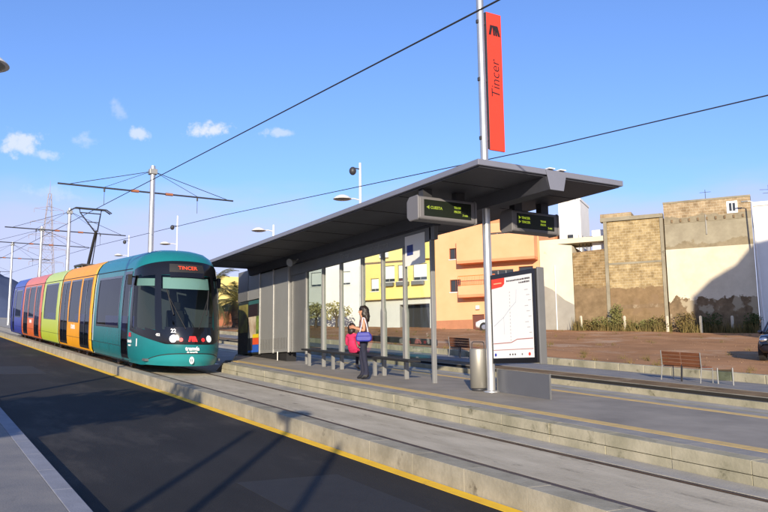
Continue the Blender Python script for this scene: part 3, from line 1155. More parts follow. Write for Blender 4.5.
        rl.tube(c - nrm * .02, c + nrm * .018, .055, .05, 14)
        rl.build('tail_light', M['redlight'], body)
        wp = MB()
        a = nose_pt(s * .08, 1.14, .03); b = nose_pt(s * .27, 1.95, .03)
        wp.tube(a, b, .012, .009, 6)
        a2 = nose_pt(s * .22, 1.5, .03); b2 = nose_pt(s * .30, 2.15, .03)
        wp.tube(a2, b2, .018, .016, 6)
        wp.build('wiper', M['blackmat'], body)
    lg = MB()
    c = nose_pt(0, .895, .013)
    logo_m(lg, c, (1, 0, 0), nose_pt(0, .95, 0) - nose_pt(0, .85, 0), .24, .14, .012)
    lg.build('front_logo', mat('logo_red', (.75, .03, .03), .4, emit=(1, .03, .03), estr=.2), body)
    tx = MB()
    q_ = q_at(-.46, 1.09)
    up = nose_pt(q_, 1.13, 0) - nose_pt(q_, 1.05, 0)
    rt = nose_pt(q_ + .02, 1.09, .0) - nose_pt(q_ - .02, 1.09, 0)
    add_text(tx, '22', .14, nose_pt(q_, 1.09, .018), rt, up, bold=.004)
    q_ = q_at(-.78, .99)
    rt = nose_pt(q_ + .03, .99, .0) - nose_pt(q_ - .03, .99, 0)
    add_text(tx, '422', .09, nose_pt(q_, .985, .020), rt, (0, .15, 1), bold=.003)
    up = nose_pt(0, .72, 0) - nose_pt(0, .6, 0)
    add_text(tx, 'tranvía', .135, nose_pt(.0, .655, .012), (1, 0, 0), up, bold=.006)
    add_text(tx, 'de tenerife', .065, nose_pt(.0, .57, .012), (1, 0, 0), up, bold=.002)
    qs_ = -.93
    rt = nose_pt(qs_ + .03, .8, .0) - nose_pt(qs_ - .03, .8, 0)
    add_text(tx, 'tranvía', .13, nose_pt(qs_, .78, .02), rt, (0, 0, 1), bold=.004)
    add_text(tx, 'tenerife', .07, nose_pt(qs_, .67, .02), rt, (0, 0, 1), bold=.002)
    c = nose_pt(-.78, .76, .006); r2 = (nose_pt(-.76, .76, 0) - nose_pt(-.80, .76, 0)).normalized()
    tx.add([c - r2 * .03 + Vector((0, 0, -.1)), c + r2 * .03 + Vector((0, 0, -.1)), c + r2 * .03 + Vector((0, 0, .1)), c - r2 * .03 + Vector((0, 0, .1))], [(0, 1, 2, 3)])
    tx.build('white_lettering', M['white'], body)
    lg = MB()
    logo_m(lg, nose_pt(qs_, .95, .012), rt, (0, 0, 1), .20, .11, .008)
    lg.build('side_logo', mat('logo_dark_red', (.55, .03, .05), .4), body)
    cr = MB()
    c = nose_pt(0, .37, .05); nrm = (nose_pt(0, .37, 1) - nose_pt(0, .37, 0)).normalized()
    ring = []
    for i in range(24):
        t = 2 * math.pi * i / 24
        ring.append((.062 * math.cos(t), .095 * math.sin(t)))
    vs_ = []; fs_ = []
    for i, (a, b) in enumerate(ring):
        vs_ += [c + Vector((a, 0, 0)) + Vector((0, 0, b)), c + Vector((a * .55, 0, 0)) + Vector((0, 0, b * .55))]
    for i in range(24):
        j = (i + 1) % 24
        fs_.append((2 * i, 2 * j, 2 * j + 1, 2 * i + 1))
    cr.add(vs_, fs_)
    cr.box(c.x - .012, c.x + .012, c.y - .002, c.y + .002, c.z - .05, c.z + .05)
    cr.build('crest', M['white'], body)
    # bumper with an arched top edge, and a dark seam along it
    def bt(q):
        return .52 - .22 * max(0, abs(q) / .62) ** 3
    bp_ = nose_patch(-.62, .62, lambda q: .215, bt, 30, 6, .022)
    bump = bp_.build('bumper', M['teal_light'] if 'teal' in name else paint, body)
    sl = nose_patch(-.625, .625, lambda q: bt(q) - .004, lambda q: bt(q) + .022, 30, 1, .014)
    sl.build('bumper_seam', M['blackmat'], body)
    # door, window
    for s in (-1, 1):
        add_door(door[0], door[1], body, s, leaves=1)
        add_window(*openings[0], body, s)
    seam = MB()
    p = side_panel(2.15, L_, 2.716, 2.742, .006, nz_=1); seam.add(p.v, p.f)
    seam.build('roof_seam', M['blackmat'], body)
    sk_ = MB()
    p = side_panel(2.9, L_, .60, .612, .004, nz_=1); sk_.add(p.v, p.f)
    for yy in (2.95, 4.4, 5.8):
        p = side_panel(yy, yy + .012, .22, .60, .004, nz_=2); sk_.add(p.v, p.f)
    p = side_panel(3.08, 3.092, .60, 2.70, .004); sk_.add(p.v, p.f)
    sk_.build('panel_seam', M['blackmat'], body)
    side_panel(2.1, L_ - .02, .205, .235, .004, nz_=1).build('skirt_edge', M['rubber'], body)
    interior(2.1, L_, body, [3.4, 4.3, 5.3], [3.1, 4.9], 'passenger_interior')
    # mirror arm / camera on the far corner
    for s in (-1, 1):
        mm = MB()
        a = nose_pt(s * .97, 2.5, 0)
        mm.tube(a, a + Vector((s * .16, -.06, .03)), .022, .02, 8)
        mm.box(a.x + s * .12 - .05, a.x + s * .12 + .05, a.y - .14, a.y - .04, a.z - .22, a.z + .06)
        mm.build('mirror', M['blackmat'], body, bevel=.02)
    return body


front = cab(M['teal'], 'teal_cab_car', 'teal front car with black windscreen mask', 6.95)
# white end strip of the cab car
ES = MB()
for yy in (6.80,):
    p = side_panel(yy, 6.94, .22, 2.71, .006); ES.add(p.v, p.f)
ES.build('end_strip', M['lime_light'] if False else mat('pale_strip', (.62, .72, .66), .4), front)


def car(y0, y1, paint, name, label, rib, doors, wins, lowers, seat_ys, pole_ys):
    b = make_module(y0, y1, paint, name, label, wins, rib, doors, seat_ys, pole_ys)
    return b


def bellows(y0, y1):
    mb = MB()
    n = 5
    for i in range(n):
        a = y0 + (y1 - y0) * i / n; c = y0 + (y1 - y0) * (i + 1) / n
        k = .93 if i % 2 else .88
        prof = [(-side_x(z) * k, z) for z in (.3, .9, 2.2, 2.8, 3.0)] + [(side_x(z) * k, z) for z in (3.0, 2.8, 2.2, .9, .3)]
        mb.prism(prof, 'y', a, c)
    mb.build('gangway_bellows', M['rubber'], tram)


bellows(6.95, 7.13)
o1 = car(7.13, 13.82, M['orange'], 'orange_car', 'orange car with amber end rib', M['amber'],
         [(7.62, 9.28, 2), (11.95, 13.62, 2)], [(9.62, 11.62, 1.16, 2.62)], (), [9.7, 10.7], [8.4, 9.4, 11.8, 12.8])
bellows(13.82, 14.0)
g1 = car(14.0, 18.85, M['lime'], 'lime_car', 'lime green car', M['lime_light'],
         [], [(14.75, 18.15, 1.18, 2.62)], (), [14.8, 15.8, 16.8, 17.6], [15.5, 17.2])
bellows(18.85, 19.03)
r1 = car(19.03, 26.2, M['coral'], 'red_car', 'coral red car', M['coral_light'],
         [(19.75, 21.35, 2), (23.9, 25.6, 2)], [(21.65, 23.6, 1.16, 2.62)], (), [21.7, 22.7], [20.5, 21.5, 23.8, 24.8])
bellows(26.2, 26.38)
b1 = car(26.38, 31.2, M['blue'], 'blue_car', 'dark blue rear car', None,
         [(29.9, 30.7, 1)], [(26.9, 29.5, 1.12, 2.54)], (), [27, 28], [27.6, 29.2])
# rear nose of the blue car
rn = MB(); rn.sm = True
for i in range(24):
    qa = -1 + i / 12; qb = -1 + (i + 1) / 12
    for za, zb in zip(ZS, ZS[1:]):
        P_ = [nose_pt(qa, za), nose_pt(qb, za), nose_pt(qb, zb), nose_pt(qa, zb)]
        rn.add([(p.x, 31.2 + max(0, (NOSE_END + .4 - p.y)), p.z) for p in P_], [(0, 1, 2, 3)])
weld(rn).build('rear_nose', M['blue'], b1)
# coloured lower door-pocket panels with white graphics
for y0, y1, mt, body, nm in ((9.45, 11.8, M['orange'], o1, 'graphic'), (21.5, 23.75, M['coral'], r1, 'graphic')):
    gm = MB()
    add_text(gm, 'tranvía', .30, (-(1.2 + .006), (y0 + y1) / 2, .98), (0, -1, 0), (0, 0, 1), bold=.006)
    add_text(gm, 'tranvía', .30, ((1.2 + .006), (y0 + y1) / 2, .98), (0, 1, 0), (0, 0, 1), bold=.006)
    gm.build('white_lettering', M['white'], body)
# bogies and wheels under the skirts
for yc in (10.5, 16.4, 22.6, 3.9, 28.4):
    bg_ = MB()
    bg_.box(-.95, .95, yc - 1.1, yc + 1.1, .14, .30)
    bo = bg_.build('bogie', M['blackmat'], tram)
    for yy in (yc - .8, yc + .8):
        wm = MB()
        for s in (-1, 1):
            wm.tube((s * .70, yy, .28), (s * .82, yy, .28), .28, .28, 18)
        wm.build('wheel', M['rail'], bo)
# roof equipment and pantograph
pb = MB()
pb.box(-.55, .55, 13.3, 15.1, 3.33, 3.40)
for x_ in (-.5, .5):
    for y_ in (13.4, 15.0):
        pb.tube((x_, y_, 3.24), (x_, y_, 3.36), .05, .04, 8)
pg = pb.build('pantograph', M['darkmetal'], tram)
la = MB()
la.tube((0, 15.0, 3.42), (0, 13.7, 4.75), .07, .055, 8)
la.tube((.12, 14.8, 3.42), (.06, 13.75, 4.70), .02, .02, 6)
la.build('lower_arm', M['darkmetal'], pg)
ua = MB()
for s in (-1, 1):
    ua.tube((s * .06, 13.7, 4.75), (s * .42, 15.1, 5.62), .03, .025, 8)
    ua.tube((s * .42, 15.1, 5.62), (s * .45, 15.1, 5.78), .02, .02, 6)
ua.tube((-.42, 15.1, 5.62), (.42, 15.1, 5.62), .025, n=6)
ua.tube((-.22, 14.4, 5.18), (.22, 14.4, 5.18), .02, n=6)
ua.build('upper_arm', M['darkmetal'], pg)
hd = MB()
for dy in (-.16, .16):
    hd.path([(-.85, 15.1 + dy, 5.66), (-.62, 15.1 + dy, 5.80), (.62, 15.1 + dy, 5.80), (.85, 15.1 + dy, 5.66)], .028, 6)
hd.tube((-.45, 14.94, 5.78), (-.45, 15.26, 5.78), .02, n=6)
hd.tube((.45, 14.94, 5.78), (.45, 15.26, 5.78), .02, n=6)
hd.build('collector_head', M['darkmetal'], pg)

# ------------------------------------------------------------------ the platform shelter
PZ = lambda y: G * y + .27          # height of the platform surface
SX = 9.92                           # the shelter wall stands on the platform's centre line
shelter = thing('tram_shelter', 'long grey platform shelter with a dark cantilevered roof, steel posts and glass panes', 'shelter', (SX, 18, PZ(18)))
shelter_inv = Matrix.Translation(Vector((-SX, -18, -PZ(18))))


def sh(mb):
    o = shelter.location
    mb.v = [(p[0] - o.x, p[1] - o.y, p[2] - o.z) for p in mb.v]
    return mb


RX0, RX1, RY0, RY1, RZ0, RZ1 = 8.16, 11.65, 10.5, 25.3, 5.08, 5.20
rf = MB()
rf.box(RX0, RX1, RY0, RY1, RZ0 + .012, RZ1)
roof = sh(rf).build('roof', M['roofgrey'], shelter, bevel=.012)
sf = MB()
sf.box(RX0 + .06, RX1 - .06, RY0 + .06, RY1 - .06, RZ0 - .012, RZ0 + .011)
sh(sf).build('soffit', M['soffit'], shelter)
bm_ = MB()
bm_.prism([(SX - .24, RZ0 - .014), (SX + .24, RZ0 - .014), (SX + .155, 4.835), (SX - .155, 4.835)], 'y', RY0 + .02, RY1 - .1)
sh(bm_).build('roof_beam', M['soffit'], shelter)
bm_ = MB()
bm_.prism([(SX - .25, RZ1 - .02), (SX + .25, RZ1 - .02), (SX + .16, 4.825), (SX - .16, 4.825)], 'y', RY0 - .02, RY0 - .004)
sh(bm_).build('beam_end_plate', M['roofgrey'], shelter, bevel=.004)
for dx in (-.13, .14):
    q = MB().box(SX + dx - .07, SX + dx + .07, RY0 - .05, RY0 + .3, RZ1 + .002, RZ1 + .02)
    sh(q).build('sky_slot_plate', M['white'], shelter)  # white plates stand in for open slots with bright sky behind
for yy in [RY0 + 1.2 + 1.48 * i for i in range(10)]:
    q = MB().box(RX0 + .08, RX1 - .08, yy, yy + .02, RZ0 - .022, RZ0 - .0125)
    sh(q).build('soffit_joint', M['darkmetal'], shelter)
# header band over the glazing with the stop's name
hd = MB()
hd.box(SX - .05, SX + .05, 14.35, 22.1, 4.50, 4.832)
sh(hd).build('header_panel', M['greymetal'], shelter, bevel=.005)
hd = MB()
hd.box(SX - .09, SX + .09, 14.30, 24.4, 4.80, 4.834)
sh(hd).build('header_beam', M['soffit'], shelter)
tx = MB()
add_text(tx, 'Tincer', .20, (SX - .056, 18.55, 4.66), (0, -1, 0), (0, 0, 1), bold=.002)
add_text(tx, 'plataforma', .20, (SX - .056, 16.75, 4.66), (0, -1, 0), (0, 0, 1), bold=.002)
sh(tx).build('header_lettering', M['lightgrey'], shelter)
POSTS = [14.52, 15.66, 16.66, 17.68, 18.85, 19.92, 21.0]
for i, y in enumerate(POSTS):
    p = MB()
    p.box(SX - .05, SX + .05, y - .035, y + .035, PZ(y) - .02, 4.50 if i else 4.80)
    sh(p).build('post', M['sleeve'], shelter, bevel=.008)
    if i:
        p = MB()
        p.prism([(y - .06, PZ(y) + .44), (y + .06, PZ(y) + .44), (y + .06, PZ(y) + 1.52), (y + .035, PZ(y) + 1.62), (y - .035, PZ(y) + 1.62), (y - .06, PZ(y) + 1.52)], 'x', SX - .06, SX + .06)
        sh(p).build('post_sleeve', M['sleeve'], shelter, bevel=.008)
for i, (a, b) in enumerate(zip(POSTS[:-1], POSTS[1:])):
    z0 = PZ(b) + .46
    p = MB()
    p.box(SX - .006, SX + .006, a + .04, b - .04, z0, 4.498)
    sh(p).build('glass_pane', M['glass'] if i < 5 else M['frost'], shelter)
# notice stuck to the glass at the near end
p = MB(); p.box(SX - .062, SX - .0515, 14.72, 15.55, 4.02, 4.72)
sh(p).build('notice', M['paper'], shelter)
p = MB(); p.box(SX - .066, SX - .0625, 15.20, 15.46, 4.26, 4.50)
sh(p).build('notice_symbol', mat('symbol_blue', (.03, .05, .22), .5), shelter)
# metal cabinet at the far end
for y0, y1, z0, nm, mt in ((21.04, 22.09, 2.20, 'wall_panel', 'greymetal'), (22.15, 23.26, 2.22, 'wall_panel', 'lightgrey'), (23.29, 24.38, 2.22, 'wall_panel', 'lightgrey'),
                           (24.42, 25.44, 4.02, 'wall_panel', 'lightgrey'), (25.48, 26.42, 4.02, 'wall_panel', 'greymetal')):
    p = MB(); p.box(SX - (.09 if y0 > 22.1 else .02), SX + (.35 if y0 > 22.1 else .02), y0, y1, z0, 5.06 if y0 > 22.1 else 4.79)
    sh(p).build(nm, M['lightgrey'] if mt == 'lightgrey' else M['greymetal'], shelter, bevel=.006)
for y in (22.12, 23.275, 24.40):
    p = MB(); p.box(SX - .115, SX - .06, y - .022, y + .022, 2.20, 5.06)
    sh(p).build('panel_joint', M['steel'], shelter)
p = MB()
for i in range(18):
    yy = 22.22 + i * .118
    if abs(yy - 23.27) > .07:
        p.box(SX - .097, SX - .0905, yy, yy + .05, 2.32, 2.66)
sh(p).build('vent_grille', M['greymetal'], shelter)
p = MB()
p.box(SX - .02, SX + .30, 22.4, 26.35, G * 22 + .2, 2.21)
sh(p).build('cabinet_base', M['blackmat'], shelter)
p = MB(); p.tube((SX - .12, 22.85, PZ(22.8) - .02), (SX - .12, 22.85, 2.24), .022, n=8)
sh(p).build('cabinet_leg', M['steel'], shelter)
# loudspeaker under the roof
p = MB(); p.tube((SX - .28, 21.2, 4.83), (SX - .52, 21.1, 4.76), .05, .12, 14); p.tube((SX - .28, 21.2, 4.84), (SX - .2, 21.2, 4.9), .02, n=6)
sh(p).build('loudspeaker', M['lightgrey'], shelter)
# bench along the glazing and a leaning rail
sa, sb = 14.9, 20.5
p = MB(True)
p.box(SX - .42, SX - .10, sa, sb, .27 + .42, .27 + .47)
sh(p).build('bench_seat', M['blackmat'], shelter, bevel=.01)
for y in (16.66, 18.85, 20.3):
    p = MB(True); p.box(SX - .30, SX - .22, y - .03, y + .03, .26, .27 + .43)
    sh(p).build('bench_leg', M['sleeve'], shelter)
p = MB(True); p.box(SX + .10, SX + .16, 14.6, 17.6, .27 + .80, .27 + .94)
sh(p).build('leaning_rail', M['darkmetal'], shelter, bevel=.015)

# ------------------------------------------------------------------ ticket machine at the far end of the shelter
tm = thing('ticket_machine', 'ticket machine with yellow, red and blue blocks at the far end of the shelter', 'ticket machine', (SX, 25.4, PZ(25.4)))
tz0, tz1 = 2.26 - PZ(25.4), 4.0 - PZ(25.4)


def tmb(y0, y1, z0, z1, x0, x1):
    return MB().box(x0, x1, y0 - 25.4, y1 - 25.4, z0 - PZ(25.4), z1 - PZ(25.4))


tmb(24.42, 26.42, 2.216, 4.0, -.08, .34).build('housing', mat('dark_green_housing', (.022, .03, .028), .5), tm, bevel=.01)
tmb(25.50, 26.30, 2.95, 3.9, -.092, -.081).build('poster', mat('poster_print', (.30, .30, .06), .5, col2=(.10, .06, .03), scale=2.6), tm)
tmb(24.47, 25.40, 3.86, 3.98, -.092, -.081).build('title_strip', mat('title_green', (.03, .12, .12), .4), tm)
tmb(24.62, 25.36, 3.45, 3.86, -.094, -.081).build('print_dark', M['ink'], tm)
tmb(24.72, 25.40, 2.75, 3.45, -.093, -.081).build('print_pale', mat('print_cream', (.66, .58, .44), .5, col2=(.35, .24, .15), scale=2.2), tm)
tmb(24.46, 24.72, 2.86, 3.45, -.094, -.081).build('print_green', mat('print_leaf', (.30, .38, .05), .5, col2=(.05, .1, .04), scale=5), tm)
tmb(24.46, 25.0, 2.74, 2.86, -.096, -.081).build('yellow_block', mat('block_yellow', (.80, .60, .02), .4), tm)
tmb(24.46, 25.0, 2.52, 2.735, -.096, -.081).build('red_block', mat('block_red', (.78, .10, .03), .4), tm)
tmb(24.46, 25.0, 2.27, 2.515, -.096, -.081).build('blue_block', mat('block_blue', (.03, .12, .55), .4), tm)
tmb(25.02, 25.4, 2.34, 2.74, -.094, -.081).build('coin_panel', M['darkmetal'], tm)
tmb(25.02, 25.4, 2.27, 2.335, -.096, -.081).build('blue_block', mat('block_blue', (.03, .12, .55), .4), tm)
add_text(MB(), ' ', .1, (0, 0, 0), (1, 0, 0), (0, 0, 1)) if False else None

# ------------------------------------------------------------------ tall sign pole with the stop's red name banner
SPY = 12.47
sp_ = thing('station_sign', 'tall steel pole carrying the vertical red banner with the stop name', 'sign', (9.85, SPY, PZ(SPY)))
zb = PZ(SPY)
p = MB()
p.tube((0, 0, -.02), (0, 0, 10.4 - zb), .085, .075, 20)
p.lathe([(.16, -.01), (.16, .02), (.10, .03)], n=20)
p.build('pole', M['steel'], sp_)
p = MB()
p.box(.145, .535, -.02, .02, 6.08 - zb, 9.06 - zb)
p.build('banner', M['red'], sp_, bevel=.006)
p = MB()
p.box(.11, .144, -.022, .022, 6.10 - zb, 9.04 - zb)
p.build('banner_rail', M['darkmetal'], sp_)
for z in (6.3, 7.55, 8.8):
    p = MB(); p.box(-.10, .12, -.03, .03, z - zb - .04, z - zb + .04)
    p.build('banner_bracket', M['darkmetal'], sp_, bevel=.01)
for s in (-1, 1):
    p = MB()
    add_text(p, 'Tincer', .32, (.345, s * .023, 7.62 - zb), (0, 0, 1), (-1 if s < 0 else 1, 0, 0), bold=-.003, shear=.12)
    p.build('banner_text', M['ink'], sp_)
    p = MB()
    logo_m(p, (.345, s * .021, 8.68 - zb), (1 if s < 0 else -1, 0, 0), (0, 0, 1), .30, .22, .004)
    p.build('banner_logo', M['ink'], sp_)


# ------------------------------------------------------------------ two hanging departure displays
def display(name, label, x0, x1, zt, zbm, lines):
    xc = (x0 + x1) / 2
    y0 = 12.3
    d = thing(name, label, 'display', (xc, y0, zbm), 0, 'departure displays under the shelter roof')
    hw = (x1 - x0) / 2; h = zt - zbm
    p = MB()
    prof = [(-.03, .03), (.0, 0), (.26, 0), (.34, .07), (.34, h - .08), (.26, h), (0, h), (-.03, h - .03)]
    p.prism(prof, 'x', -hw, hw)
    p.build('housing', M['displaygrey'], d, bevel=.03)
    for s in (-1, 1):
        p = MB(); p.prism([(-.045, .01), (.0, -.015), (.27, -.012), (.36, .07), (.36, h - .07), (.27, h + .012), (0, h + .015), (-.045, h - .02)], 'x', s * hw, s * (hw + .045))
        p.build('end_cap', M['displaygrey'], d, bevel=.02)
    p = MB(); p.box(-hw + .10, hw - .10, -.036, -.031, .07, h - .065)
    p.build('screen', mat('led_screen', (.012, .016, .010), .25), d)
    p = MB()
    for (txt, x, z, sz) in lines:
        add_text(p, txt, sz, (x, -.040, z), (1, 0, 0), (0, 0, 1), align='LEFT', bold=.002)
    p.build('led_text', M['led'], d)
    p = MB()
    for s in (-1, 1):
        p = MB(); p.box(s * hw * .6 - .10, s * hw * .6 + .10, .08, .24, h + .001, RZ0 - .014 - zbm)
        p.build('hanger', M['darkmetal'], d)
    return d


display('departure_display', 'left departure display under the roof, nearer the tram track, with one amber line', 8.12, 9.42, 4.90, 4.45,
        [('\u25c4 CUESTA', -.50, .235, .075), ('TRAM', .14, .28, .06), ('PROX', .14, .20, .06), ('3 min', .34, .145, .055)])
display('departure_display', 'right departure display under the roof with two amber lines, farther from the tram track', 10.38, 11.58, 4.84, 4.40,
        [('\u25ba TINCER', -.46, .285, .065), ('\u25ba TINCER', -.46, .20, .065), ('TRAM', .12, .25, .055), ('PROX', .12, .18, .055), ('2 min', .32, .125, .05)])

# ------------------------------------------------------------------ line map case by the pole
mc = thing('map_case', 'upright black-framed case with a white tram line map and red corner tab', 'map case', (9.84, 11.75, PZ(11.75)))
z0 = 1.745 - PZ(11.75); z1 = 3.475 - PZ(11.75); hy = .665


def mcbox(y0, y1, za, zb_, x0, x1):
    return MB().box(x0, x1, y0, y1, za, zb_)


p = mcbox(-hy, hy, z0, z1, 0, .06)
p.build('frame', M['black'], mc, bevel=.008)
p = mcbox(-hy + .02, hy - .02, z0 + .02, z1 - .02, .125, .20)
p.build('rear_frame', M['darkmetal'], mc, bevel=.008)
p = mcbox(-hy - .045, -hy - .004, z0 - .03, z1 + .02, .03, .19)
p.build('side_rail', M['greymetal'], mc, bevel=.008)
p = mcbox(-hy - .03, -hy + .02, z0, z1, .074, .12)
p.build('side_rail', M['white_steel'], mc)
p = mcbox(hy + .004, hy + .03, z0, z1, .03, .19)
p.build('side_rail', M['greymetal'], mc, bevel=.008)
p = mcbox(-hy + .085, hy - .07, z0 + .10, z1 - .09, -.006, -.001)
p.build('map_sheet', M['paper'], mc)
ma, mb_, mz0, mz1 = -hy + .085, hy - .07, z0 + .10, z1 - .09     # near (right) edge, far (left) edge
p = MB()
poly = [(mb_, mz1), (mb_, mz1 - .19), (mb_ - .32, mz1 - .17), (mb_ - .39, mz1 - .12), (mb_ - .40, mz1)]
p.prism(poly, 'x', -.009, -.0065)
p.build('red_tab', M['red'], mc)
p = MB()
p.box(-.0105, -.0095, mb_ - .31, mb_ - .07, mz1 - .105, mz1 - .085)
p.build('tab_caption', mat('caption_yellow', (.8, .5, .25), .5), mc)
p = MB()
rr_ = random.Random(5)
for zc, a, b in ((mz1 - .075, ma + .05, mb_ - .46), (mz1 - .135, ma + .06, ma + .36)):
    y = a
    while y < b:
        l_ = rr_.uniform(.015, .045)
        p.box(-.0085, -.0065, y, min(b, y + l_), zc - .016, zc + rr_.uniform(.008, .018)); y += l_ + .012
p.build('map_title', M['ink'], mc)


def stroke(p, pts, wd):
    for (a, b), (c, d) in zip(pts, pts[1:]):
        v = Vector((c - a, d - b)); n = Vector((-v.y, v.x)).normalized() * wd / 2
        p.prism([(a + n.x, b + n.y), (c + n.x, d + n.y), (c - n.x, d - n.y), (a - n.x, b - n.y)], 'x', -.0085, -.0065)


p = MB()
stroke(p, [(mb_ - .05, mz0 + .62), (mb_ - .35, mz0 + .78), (mb_ - .52, mz0 + .92), (mb_ - .72, mz0 + 1.05), (mb_ - .74, mz0 + 1.28)], .012)
stroke(p, [(mb_ - .35, mz0 + .78), (mb_ - .36, mz0 + .45)], .010)
p.build('route_line', mat('route_grey', (.45, .50, .55), .6), mc)
p = MB()
for i in range(15):
    p.box(-.0082, -.0066, mb_ - .55, mb_ - .53, mz0 + .32 + i * .065, mz0 + .34 + i * .065 + .012)
for i in range(9):
    p.box(-.0082, -.0066, ma + .03 + (i % 3) * .04, ma + .11 + (i % 3) * .05, mz0 + .45 + i * .1, mz0 + .465 + i * .1)
p.build('stop_marks', mat('mark_grey', (.5, .5, .5), .6), mc)
p = MB()
stroke(p, [(mb_ - .01, mz0 + .28), (mb_ - .55, mz0 + .29), (mb_ - .72, mz0 + .345), (ma + .01, mz0 + .35)], .016)
stroke(p, [(mb_ - .01, mz0 + .155), (ma + .01, mz0 + .16)], .012)
p.build('rule_line', mat('rule_red', (.42, .16, .14), .6), mc)
for y, mt in ((mb_ - .07, 'blue'), (mb_ - .50, 'ink'), (mb_ - .58, 'ink'), (mb_ - .65, 'ink'), (mb_ - .85, 'greymetal'), (ma + .12, 'red')):
    p = MB(); r_ = .032 if mt in ('blue', 'red') else .018
    p.tube((-.0066, y, mz0 + .065), (-.009, y, mz0 + .065), r_, n=12)
    p.build('symbol', M[mt], mc)
# wind screen of smoked glass standing low behind the case
gp = thing('low_panel', 'low grey panel standing on the platform under the map case', 'screen', (9.98, 11.7, PZ(11.7)), 0, None)
p = MB(True); p.box(-.006, .006, -.745, .715, .0, .44)
p.build('pane', mat('grey_enamel', (.105, .11, .125), .35, var=.1, scale=2), gp)
for y in (-.76, .73):
    p = MB(); p.box(-.015, .015, y - .012, y + .012, G * y - .01, G * y + .46)
    p.build('edge_post', M['greymetal'], gp)

# ------------------------------------------------------------------ litter bin
lb = thing('litter_bin', 'brushed steel cylindrical litter bin beside the sign pole', 'bin', (9.76, 12.74, PZ(12.74)))
p = MB(); p.lathe([(.155, .05), (.17, .06), (.17, .80), (.165, .82), (.13, .82), (.13, .70), (.02, .70)], n=28)
p.build('drum', M['chrome'] if False else mat('brushed_steel', (.36, .345, .30), .48, metal=.6, var=.15, scale=3, stretch=(1, 1, .2)), lb)
p = MB(); p.lathe([(.10, -.02), (.14, .0), (.14, .05), (.10, .055)], n=20)
p.build('foot', M['darkmetal'], lb)
p = MB(); p.path([(-.15, 0, .80), (-.15, 0, .93), (-.12, 0, .96), (.12, 0, .96), (.15, 0, .93), (.15, 0, .80)], .010, 6)
p.build('hoop', M['darkmetal'], lb)


# ------------------------------------------------------------------ benches on the far pavement
def bench(y0, y1, x, label):
    yc = (y0 + y1) / 2; hl = (y1 - y0) / 2
    b = thing('park_bench', label, 'bench', (x, yc, G * yc + .20), 0, 'slatted benches on the far pavement', True)
    for i in range(4):
        p = MB(); p.box(-.02 - .0 + .012 * i - .0, .015 + .012 * i * 0 + .0 + .012 * i, -hl, hl, .40 + i * .095, .48 + i * .095)
        if i == 0:
            bk = p
        else:
            bk.add(p.v, p.f)
    bk = MB()
    for i in range(4):
        for a, c in ((-hl, -.02), (.02, hl)):
            bk.prism([(-.02 - .018 * i, .405 + i * .093), (.012 - .018 * i, .405 + i * .093), (.0 - .018 * i, .485 + i * .093), (-.032 - .018 * i, .485 + i * .093)], 'y', a, c)
    bk.build('backrest', M['wood'], b)
    st = MB()
    for i in range(4):
        for a, c in ((-hl, -.02), (.02, hl)):
            st.box(.03 + i * .105, .12 + i * .105, a, c, .39, .42)
    st.build('seat', M['wood'], b)
    for s in (-1, 1):
        yy = s * (hl + .03)
        p = MB()
        p.path([(-.05, yy, -.01), (-.02, yy, .38), (-.085, yy, .78)], .014, 8)
        p.build('leg', M['alu'], b)
        p = MB()
        p.path([(.44, yy, -.01), (.42, yy, .37), (-.02, yy, .38)], .014, 8)
        p.build('leg', M['alu'], b)
    p = MB(); p.box(-.015, .015, -.02, .02, -.01, .42)
    p.build('middle_leg', M['darkmetal'], b)
    return b


bench(13.62, 14.80, 17.55, 'brown slatted bench standing alone on the pavement to the right of the map case')
bench(24.65, 25.95, 18.5, 'brown slatted bench seen between the shelter end post and the litter bin')
# little glass-sided bollard next to the near bench
gb = thing('pavement_barrier', 'low barrier of glass and steel beside the lone bench', 'barrier', (17.9, 13.15, G * 13.15 + .2))
for y in (-.22, .22):
    p = MB(); p.tube((0, y, -.01 + G * y), (0, y, .42), .02, n=8); p.build('post', M['alu'], gb)
MB().box(-.005, .005, -.20, .20, .10, .38).build('pane', M['frost'], gb)

# ------------------------------------------------------------------ overhead line: masts, cross arms, wires
def mast(x, y, h, label):
    z0 = G * y - .05
    mt = thing('catenary_mast', label, 'mast', (x, y, z0), 0, 'masts of the overhead line between the tracks')
    p = MB(); p.tube((0, 0, -.3), (0, 0, h), .125, .105, 16); p.lathe([(.22, 0), (.22, .05), (.14, .06)], n=16)
    p.build('pole', M['steel'], mt)
    za = 6.62
    p = MB(); p.tube((-3.66, 0, za), (3.49, 0, za), .035, n=8)
    p.build('cross_arm', M['darkmetal'], mt)
    for s in (-1, 1):
        p = MB(); p.tube((s * .10, 0, h - .25), (s * 3.2, 0, za + .03), .014, n=6)
        p.build('stay', M['wire'], mt)
        p = MB(); p.tube((s * .10, 0, h - .25), (s * 1.9, 0, za + .03), .010, n=6)
        p.build('stay', M['wire'], mt)
        p = MB()
        p.tube((s * 1.9, 0, za - .03), (s * 1.9, 0, za - .16), .035, n=8)
        p.path([(s * 1.9, 0, za - .16), (s * 1.9, 0, za - .70)], .010, 6)
        p.build('steady_arm', M['darkmetal'], mt)
        p = MB(); p.tube((s * .55, 0, za), (s * .85, 0, za), .06, n=10)
        p.build('insulator', M['terracotta'], mt)
    p = MB(); p.box(-.16, .16, -.16, .16, h - .36, h - .14)
    p.build('clamp', M['lightgrey'], mt, bevel=.02)
    return mt


